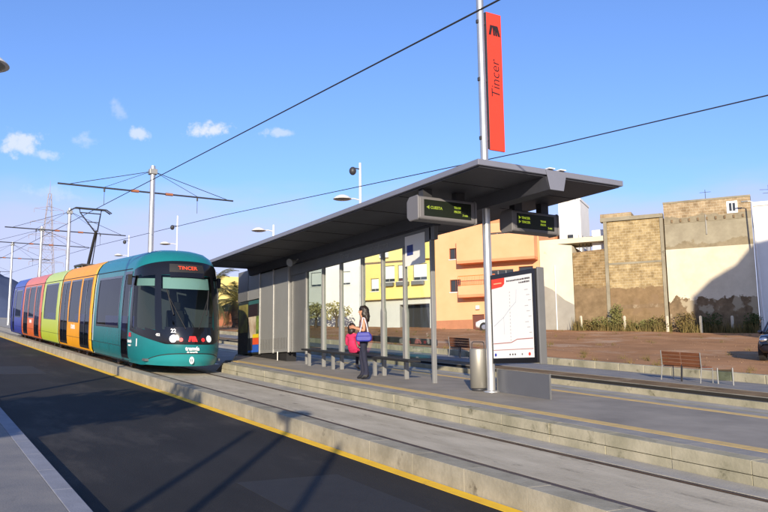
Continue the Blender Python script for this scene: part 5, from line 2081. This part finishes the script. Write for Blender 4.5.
# ------------------------------------------------------------------ cars
def car_obj(name, label, paint, loc, rz, L_=4.1, W_=1.72, Hh=1.45, group=None, slope=True):
    """hatchback: lofted body with arches, glasshouse, wheels, lamps; front towards -y"""
    c = thing(name, label, 'car', loc, rz, group)
    hl = L_ / 2
    # stations along y: (y, half width, sill z, beltline z)
    S = [(-hl, .62, .38, .58), (-hl + .10, .76, .26, .72), (-hl + .45, .83, .22, .84), (-hl + 1.15, .86, .20, .93), (-.3, .86, .20, .96), (.6, .86, .20, .97), (hl - .7, .85, .22, .98), (hl - .15, .80, .26, .98), (hl, .72, .36, .90)]
    mb = MB(); mb.sm = True
    rings = []
    for y, w_, a, b in S:
        k = W_ / 1.72
        rings.append([(-w_ * k * .86, y, a), (-w_ * k, y, a + .14), (-w_ * k, y, (a + b) / 2), (-w_ * k * .985, y, b - .08), (-w_ * k * .90, y, b), (0, y, b + .035), (w_ * k * .90, y, b), (w_ * k * .985, y, b - .08), (w_ * k, y, (a + b) / 2), (w_ * k, y, a + .14), (w_ * k * .86, y, a)])
    n = len(rings[0])
    vs_ = [p for r in rings for p in r]
    fs_ = []
    for i in range(len(rings) - 1):
        for j in range(n - 1):
            fs_.append((i * n + j, i * n + j + 1, (i + 1) * n + j + 1, (i + 1) * n + j))
        fs_.append((i * n + n - 1, i * n, (i + 1) * n, (i + 1) * n + n - 1))
    fs_.append(tuple(range(n))); fs_.append(tuple(range((len(rings) - 1) * n, len(rings) * n))[::-1])
    mb.add(vs_, fs_)
    body = mb.build('body', paint, c)
    T = [(-hl + 1.05, .74, .95, .955), (-.35, .62, .96, Hh - .08), (.1, .60, .97, Hh), (.9, .60, .97, Hh - .02), (hl - .55, .56, .97, Hh - .16), (hl - .10, .66, .96, .99)]
    gm = MB(); gm.sm = True
    rg_ = []
    for y, w_, a, b in T:
        k = W_ / 1.72
        rg_.append([(-.78 * k, y, a - .02), (-(w_ + .78) / 2 * k, y, (a + b) / 2), (-w_ * k, y, b - .04), (-w_ * k * .8, y, b), (w_ * k * .8, y, b), (w_ * k, y, b - .04), ((w_ + .78) / 2 * k, y, (a + b) / 2), (.78 * k, y, a - .02)])
    n = 8
    vs_ = [p for r in rg_ for p in r]; fs_ = []
    for i in range(len(rg_) - 1):
        for j in range(n - 1):
            fs_.append((i * n + j, i * n + j + 1, (i + 1) * n + j + 1, (i + 1) * n + j))
    gm.add(vs_, fs_)
    gm.build('glasshouse', M['pane'], c)
    rm = MB(); rm.sm = True
    vs_ = []; fs_ = []
    for (y, w_, a, b) in T[1:5]:
        k = W_ / 1.72
        vs_ += [(-w_ * k - .012, y, b - .07), (-w_ * k * .8, y, b + .012), (w_ * k * .8, y, b + .012), (w_ * k + .012, y, b - .07)]
    for i in range(3):
        for j in range(3):
            fs_.append((4 * i + j, 4 * i + j + 1, 4 * i + j + 5, 4 * i + j + 4))
    rm.add(vs_, fs_)
    rm.build('roof', paint, c)
    for s in (-1, 1):
        for (ya, za, wa), (yb, zb, wb_) in (((-hl + 1.05, .95, .77), (-.35, Hh - .07, .63)), ((.35, .96, .785), (.25, Hh - .04, .615)), ((hl - .12, .97, .72), (hl - .55, Hh - .17, .575))):
            k = W_ / 1.72
            q = MB(); q.tube((s * wa * k, ya, za), (s * wb_ * k, yb, zb), .035, .03, 6)
            q.build('pillar', paint, c)
        for yw in (-hl + .78, hl - .72):
            k = W_ / 1.72
            q = MB(); q.tube((s * (.68 * k), yw, .30), (s * (.875 * k), yw, .30), .30, .30, 22)
            wl = q.build('wheel', M['rubber'], c)
            q = MB(); q.tube((s * (.876 * k), yw, .30), (s * (.885 * k), yw, .30), .19, .17, 16)
            q.build('rim', M['chrome'], wl)
            q = MB()
            q.tube((s * (.70 * k), yw, .31), (s * (.866 * k), yw, .31), .355, .355, 22)
            q.build('wheel_arch', M['blackmat'], c)
        q = MB(); q.ball((s * .60, -hl + .12, .66), .15, .11, .09); q.build('headlight', M['chrome'], c)
        q = MB(); q.ball((s * .66, hl - .06, .80), .09, .06, .14); q.build('tail_light', M['redlight'] if False else mat('tail_lens', (.4, .01, .01), .3), c)
        q = MB(); q.ball((s * .93, -.62, .98), .09, .07, .07); q.build('mirror', paint, c)
    q = MB(); q.box(-.24, .24, -hl - .012, -hl + .02, .44, .54); q.build('number_plate', M['white'], c)
    q = MB(); q.box(-.5, .5, -hl + .0, -hl + .06, .56, .64); q.build('grille', M['blackmat'], c)
    return c


car_obj('parked_car', 'dark blue-black car nosing in at the right edge of the dirt lot', M['carblack'], (26.75, 16.83, lot_z(26.75, 16.83)), R(-66), Hh=1.5, group='cars around the lot')
x, y, _ = bloc(-11.7, -4)
car_obj('parked_car', 'white car by the orange house, its bonnet showing left of the map case', M['carwhite'], (x, y, lotz_at(-11.7, -4) + .0), BA + R(-92), group='cars around the lot')
for x, y, pt, lab in ((22.6, 66, 'carwhite', 'white car parked beyond the palm'), (25.0, 67, 'carblack', 'dark car parked beyond the palm'), (27.3, 67.5, 'carred', 'grey car parked behind the end of the shelter')):
    car_obj('parked_car', lab, M[pt], (x, y + 6.5, G * (y + 6.5) + 1.1), R(75), group='cars around the lot')

# ------------------------------------------------------------------ what stands behind the photographer and throws its shadow into view
ab = thing('apartment_building', 'pale apartment block behind the photographer, shading the right end of the lot', 'building', (19.4, -7.2, ground_z(20, -8) - .3), math.atan2(-.552, .834))
op = [(1.6 + 2.9 * i, 3.0 + 2.9 * i, 1.2 + 3.05 * k, 2.7 + 3.05 * k) for i in range(5) for k in range(6)]
q = MB(); facade(q, 0, 16, 0, 19.1, op); shell_rest(q, 0, 16, 0, 19.1, 10)
q.build('wall', M['wall_cream'], ab, fix=False)
for o_ in op:
    window(ab, *o_)
q = MB(); q.prism([(.1, 19.105), (1.3, 20.2), (2.9, 21.0), (4.3, 22.6), (15.9, 23.4), (15.9, 19.105)], 'y', .3, 9.8); q.build('roof', M['terracotta'], ab)
tree(-4.9, 4.4, G * 4.4 - .05, 2.9, 2.1, 'leafy street tree left of the photographer on the near side of the road', M['leaf'], 131, 4200, .15, trunk_r=.13)


# ------------------------------------------------------------------ people
def figure(name, label, joints, edges, colour_of, loc, rz, mats, subdiv=2):
    """one continuous skin surface grown over a skeleton of joints; returns the body object"""
    me = bpy.data.meshes.new(name + '_skeleton')
    keys = list(joints)
    me.from_pydata([joints[k][0] for k in keys], [(keys.index(a), keys.index(b)) for a, b in edges], [])
    o = bpy.data.objects.new(name + '_skeleton', me)
    COL.objects.link(o)
    sk = o.modifiers.new('skin', 'SKIN')
    sk.use_smooth_shade = True
    sv = me.skin_vertices[0].data if me.skin_vertices else None
    if sv is None:
        lay = me.attributes.new('skin', 'FLOAT', 'POINT')
    for k, v in zip(keys, me.skin_vertices[0].data):
        r_ = joints[k][1]
        v.radius = (r_[0], r_[1]) if isinstance(r_, tuple) else (r_, r_)
        v.use_root = (k == 'pelvis')
    sb = o.modifiers.new('subd', 'SUBSURF')
    sb.levels = subdiv; sb.render_levels = subdiv
    bpy.context.view_layer.update()
    nm = bpy.data.meshes.new_from_object(o.evaluated_get(bpy.context.evaluated_depsgraph_get()))
    bpy.data.objects.remove(o)
    nm.name = name + '_body'
    nm.materials.clear()
    for m_ in mats:
        nm.materials.append(m_)
    for p in nm.polygons:
        p.use_smooth = True
        p.material_index = colour_of(p.center)
    b = bpy.data.objects.new('body', nm)
    COL.objects.link(b)
    root = thing(name, label, 'person', loc, rz)
    b.parent = root
    return root, b


def hand(joints, edges, wrist, d, side, up, pre, curl=.5, sc=1.0):
    """palm, four bent fingers and a thumb added to a skeleton; d = direction of the fingers, side = towards the thumb"""
    d = Vector(d).normalized(); side = Vector(side).normalized(); up = Vector(up).normalized()
    w_ = Vector(wrist)
    palm = w_ + d * .055 * sc
    joints[pre + 'palm'] = (palm, (.036 * sc, .018 * sc))
    for i, (off, ln) in enumerate(((.027, .070), (.009, .078), (-.009, .072), (-.026, .058))):
        k = w_ + d * .088 * sc + side * off * sc
        m_ = k + (d * math.cos(curl * .5) - up * math.sin(curl * .5)) * ln * .5 * sc
        t = m_ + (d * math.cos(curl * 1.3) - up * math.sin(curl * 1.3)) * ln * .5 * sc
        joints[pre + 'k%d' % i] = (k, .0095 * sc); joints[pre + 'm%d' % i] = (m_, .0085 * sc); joints[pre + 't%d' % i] = (t, .007 * sc)
        edges += [(pre + 'palm', pre + 'k%d' % i), (pre + 'k%d' % i, pre + 'm%d' % i), (pre + 'm%d' % i, pre + 't%d' % i)]
    a = w_ + d * .035 * sc + side * .034 * sc
    b = a + (d * .7 + side * .6 - up * .3).normalized() * .045 * sc
    joints[pre + 'th0'] = (a, .012 * sc); joints[pre + 'th1'] = (b, .009 * sc)
    edges += [(pre + 'wrist', pre + 'th0'), (pre + 'th0', pre + 'th1'), (pre + 'wrist', pre + 'palm')]


V = Vector
# --- the woman: local x = her right, y = forward (the way she faces), z up
J = {}
E_ = []
J['pelvis'] = (V((0, 0, .90)), (.155, .115))
J['waist'] = (V((0, .01, 1.04)), (.125, .095))
J['chest'] = (V((0, .015, 1.20)), (.150, .110))
J['shoulders'] = (V((0, -.005, 1.315)), (.125, .075))
J['neck'] = (V((0, .012, 1.39)), .05)
J['chin'] = (V((0, .045, 1.445)), (.055, .055))
J['head'] = (V((0, .035, 1.53)), (.075, .092))
J['crown'] = (V((0, .02, 1.59)), (.062, .075))
E_ += [('pelvis', 'waist'), ('waist', 'chest'), ('chest', 'shoulders'), ('shoulders', 'neck'), ('neck', 'chin'), ('chin', 'head'), ('head', 'crown')]
for s, pre in ((-1, 'l'), (1, 'r')):
    st = .05 if s > 0 else -.05
    J[pre + 'hip'] = (V((s * .085, 0, .84)), (.095, .10))
    J[pre + 'knee'] = (V((s * .095, .03 + st, .48)), (.064, .066))
    J[pre + 'calf'] = (V((s * .097, .0 + st, .33)), (.060, .062))
    J[pre + 'ankle'] = (V((s * .10, -.02 + st * 1.2, .085)), (.050, .055))
    J[pre + 'heel'] = (V((s * .10, -.045 + st * 1.2, .04)), .038)
    J[pre + 'toe'] = (V((s * .115, .13 + st * 1.2, .03)), (.036, .026))
    E_ += [('pelvis', pre + 'hip'), (pre + 'hip', pre + 'knee'), (pre + 'knee', pre + 'calf'), (pre + 'calf', pre + 'ankle'), (pre + 'ankle', pre + 'heel'), (pre + 'ankle', pre + 'toe')]
    J[pre + 'shoulder'] = (V((s * .17, -.01, 1.305)), .052)
    J[pre + 'elbow'] = (V((s * .215, -.05, 1.075)), .040)
    wr = V((s * .15, .20, 1.15)) if s < 0 else V((s * .12, .21, 1.16))
    J[pre + 'fore'] = (J[pre + 'elbow'][0].lerp(wr, .35), .038)
    J[pre + 'wrist'] = (wr, (.026, .022))
    E_ += [('shoulders', pre + 'shoulder'), (pre + 'shoulder', pre + 'elbow'), (pre + 'elbow', pre + 'fore'), (pre + 'fore', pre + 'wrist')]
    hand(J, E_, wr, (-s * .35, .9, .1), (0, .1, 1), (s, .3, 0), pre, .6)


def woman_col(c):
    if c.z < .105:
        return 3
    if c.z < .95 and not (abs(c.x) > .165 and c.z > .9) and c.y < .17:
        return 1
    if c.z < .99 and abs(c.x) < .16 and c.y < .14:
        return 1
    if .94 < c.z < 1.335 and abs(c.x) < .178 and c.y < .145 and not (c.z < 1.14 and abs(c.x) > .165):
        return 2
    return 0


wx, wy = 8.86, 15.76
FACE = math.atan2(.488, -.873) - math.pi / 2 - .18
woman, wbody = figure('person', 'woman standing on the platform in profile, dark hair, navy trousers, bare arms', J, E_, woman_col, (wx, wy, PZ(wy)), FACE, [M['skin'], M['trouser'], M['top'], M['shoe']])
# face: nose, eyes, mouth, ears; hair as a child
q = MB(); q.ball((0, .112, 1.508), .012, .018, .016); q.build('nose', M['skin'], woman)
for s in (-1, 1):
    q = MB(); q.ball((s * .032, .108, 1.535), .013, .008, .007, 10, 6); q.build('eye', M['ink'], woman)
    q = MB(); q.ball((s * .078, .03, 1.515), .010, .020, .030, 10, 6); q.build('ear', M['skin'], woman)
q = MB(); q.ball((0, .104, 1.462), .024, .009, .008, 10, 6); q.build('mouth', mat('lips', (.35, .07, .06), .5), woman)
q = MB()
q.ball((0, .0, 1.575), .100, .112, .085)
q.ball((0, -.045, 1.52), .103, .085, .105)
q.ball((0, -.075, 1.42), .105, .065, .12)
for s in (-1, 1):
    q.ball((s * .075, -.02, 1.47), .035, .06, .12)
    q.ball((s * .055, -.085, 1.36), .055, .045, .075)
hairm = q.build('hair', M['hair'], woman)
d_ = hairm.modifiers.new('remesh', 'REMESH'); d_.mode = 'VOXEL'; d_.voxel_size = .018; d_.use_smooth_shade = True
tx_ = bpy.data.textures.new('hair_waves', 'CLOUDS'); tx_.noise_scale = .03
d2 = hairm.modifiers.new('waves', 'DISPLACE'); d2.texture = tx_; d2.strength = .04
# her handbag, hanging from the shoulder at her near hip
bgp = thing('handbag', 'bright blue shoulder bag hanging at the hip of the woman', 'bag', (wx, wy, PZ(wy)), FACE)
q = MB()
q.prism([(-.20, .83), (.10, .83), (.135, .88), (.12, .99), (.06, 1.035), (-.15, 1.035), (-.22, .99), (-.235, .88)], 'x', -.33, -.235)
bo = q.build('bag_body', M['bag'], bgp, bevel=.035)
q = MB(); q.path([(-.285, -.15, 1.01), (-.265, -.11, 1.20), (-.205, -.05, 1.36), (-.19, -.01, 1.365), (-.262, .0, 1.20), (-.285, .05, 1.01)], .012, 6)
q.build('strap', mat('white_strap', (.62, .60, .66), .6), bgp)
q = MB(); q.prism([(-.215, .94), (.12, .94), (.085, 1.04), (-.175, 1.04)], 'x', -.337, -.23); q.build('flap', M['bag'], bgp, bevel=.02)

# --- the girl in pink on the bench
J = {}
E_ = []
J['pelvis'] = (V((0, 0, .10)), (.125, .11))
J['waist'] = (V((0, .01, .22)), (.115, .09))
J['chest'] = (V((0, .01, .36)), (.125, .095))
J['shoulders'] = (V((0, .0, .46)), (.105, .07))
J['neck'] = (V((0, .01, .53)), .042)
J['chin'] = (V((0, .04, .575)), .048)
J['head'] = (V((0, .03, .65)), (.070, .085))
J['crown'] = (V((0, .02, .70)), (.058, .07))
E_ += [('pelvis', 'waist'), ('waist', 'chest'), ('chest', 'shoulders'), ('shoulders', 'neck'), ('neck', 'chin'), ('chin', 'head'), ('head', 'crown')]
for s, pre in ((-1, 'l'), (1, 'r')):
    J[pre + 'hip'] = (V((s * .075, .07, .085)), .075)
    J[pre + 'knee'] = (V((s * .085, .36, .09)), .055)
    J[pre + 'calf'] = (V((s * .085, .375, -.06)), .048)
    J[pre + 'ankle'] = (V((s * .085, .35, -.33)), .038)
    J[pre + 'toe'] = (V((s * .095, .49, -.385)), (.032, .026))
    E_ += [('pelvis', pre + 'hip'), (pre + 'hip', pre + 'knee'), (pre + 'knee', pre + 'calf'), (pre + 'calf', pre + 'ankle'), (pre + 'ankle', pre + 'toe')]
    J[pre + 'shoulder'] = (V((s * .145, .0, .45)), .048)
    J[pre + 'elbow'] = (V((s * .185, .03, .24)), .040)
    wr = V((s * .10, .22, .19))
    J[pre + 'wrist'] = (wr, .024)
    E_ += [('shoulders', pre + 'shoulder'), (pre + 'shoulder', pre + 'elbow'), (pre + 'elbow', pre + 'wrist')]
    hand(J, E_, wr, (-s * .3, .9, -.1), (-s, 0, .1), (0, 0, 1), pre, .5, .85)


def girl_col(c):
    if c.z < -.335:
        return 3
    if c.y > .13 and c.z < .16 or c.z < .02:
        return 1
    if c.z < .505 and c.y < .21:
        return 2
    return 0


gx, gy = 9.66, 17.80
girl, gbody = figure('person', 'girl in a pink jacket sitting on the shelter bench, seen from behind', J, E_, girl_col, (gx, gy, PZ(gy) + .47), R(-62), [M['skin'], M['trouser'], M['pink'], M['shoe']])
q = MB(); q.ball((0, .118, .63), .011, .018, .017); q.build('nose', M['skin'], girl)
for s in (-1, 1):
    q = MB(); q.ball((s * .029, .108, .655), .012, .007, .006, 10, 6); q.build('eye', M['ink'], girl)
    q = MB(); q.ball((s * .072, .03, .635), .009, .018, .027, 10, 6); q.build('ear', M['skin'], girl)
q = MB(); q.ball((0, .105, .592), .02, .008, .007, 10, 6); q.build('mouth', mat('lips', (.35, .07, .06), .5), girl)
q = MB()
q.ball((0, .0, .69), .092, .105, .080); q.ball((0, -.045, .64), .092, .075, .10); q.ball((0, -.06, .56), .085, .05, .09)
for s in (-1, 1):
    q.ball((s * .07, -.01, .60), .03, .05, .09)
hh = q.build('hair', M['hair'], girl)
d_ = hh.modifiers.new('remesh', 'REMESH'); d_.mode = 'VOXEL'; d_.voxel_size = .016; d_.use_smooth_shade = True

# loose stones and weeds on the dirt lot
q = MB()
rg = random.Random(31)
for i in range(1500):
    x = 19.9 + 42 * rg.random() ** 1.6; y = rg.uniform(-4, 62)
    z = lot_z(x, y); r_ = rg.uniform(.012, .042) * (1.6 if rg.random() < .06 else 1)
    a = rg.uniform(0, 6.28)
    c_, s_ = math.cos(a), math.sin(a)
    pts = [(c_ * r_, s_ * r_ * .7), (-s_ * r_ * .7, c_ * r_), (-c_ * r_, -s_ * r_ * .8), (s_ * r_ * .8, -c_ * r_)]
    q.add([(x + u, y + v, z - .01) for u, v in pts] + [(x + u * .55, y + v * .55, z + r_ * .75) for u, v in pts], [(0, 1, 5, 4), (1, 2, 6, 5), (2, 3, 7, 6), (3, 0, 4, 7), (4, 5, 6, 7)])
tag(q.build('loose_stones', mat('stone', (.26, .165, .10), .95, col2=(.15, .09, .055), scale=3)), 'loose stones scattered over the brown dirt lot', 'stones', kind='stuff')
q = MB()
for i in range(170):
    x = 19.8 + 30 * rg.random() ** 2.2; y = rg.uniform(2, 55)
    for k in range(14):
        a = rg.uniform(0, 6.28); h = rg.uniform(.06, .24); xx = x + rg.gauss(0, .07); yy = y + rg.gauss(0, .07); z = lot_z(xx, yy) - .01
        q.add([(xx - .012, yy, z), (xx + .012, yy, z), (xx + math.cos(a) * h * .5, yy + math.sin(a) * h * .5, z + h)], [(0, 1, 2)])
tag(q.build('weeds', M['drygrass'], fix=False), 'small dry weeds scattered over the dirt lot', 'weeds', kind='stuff')
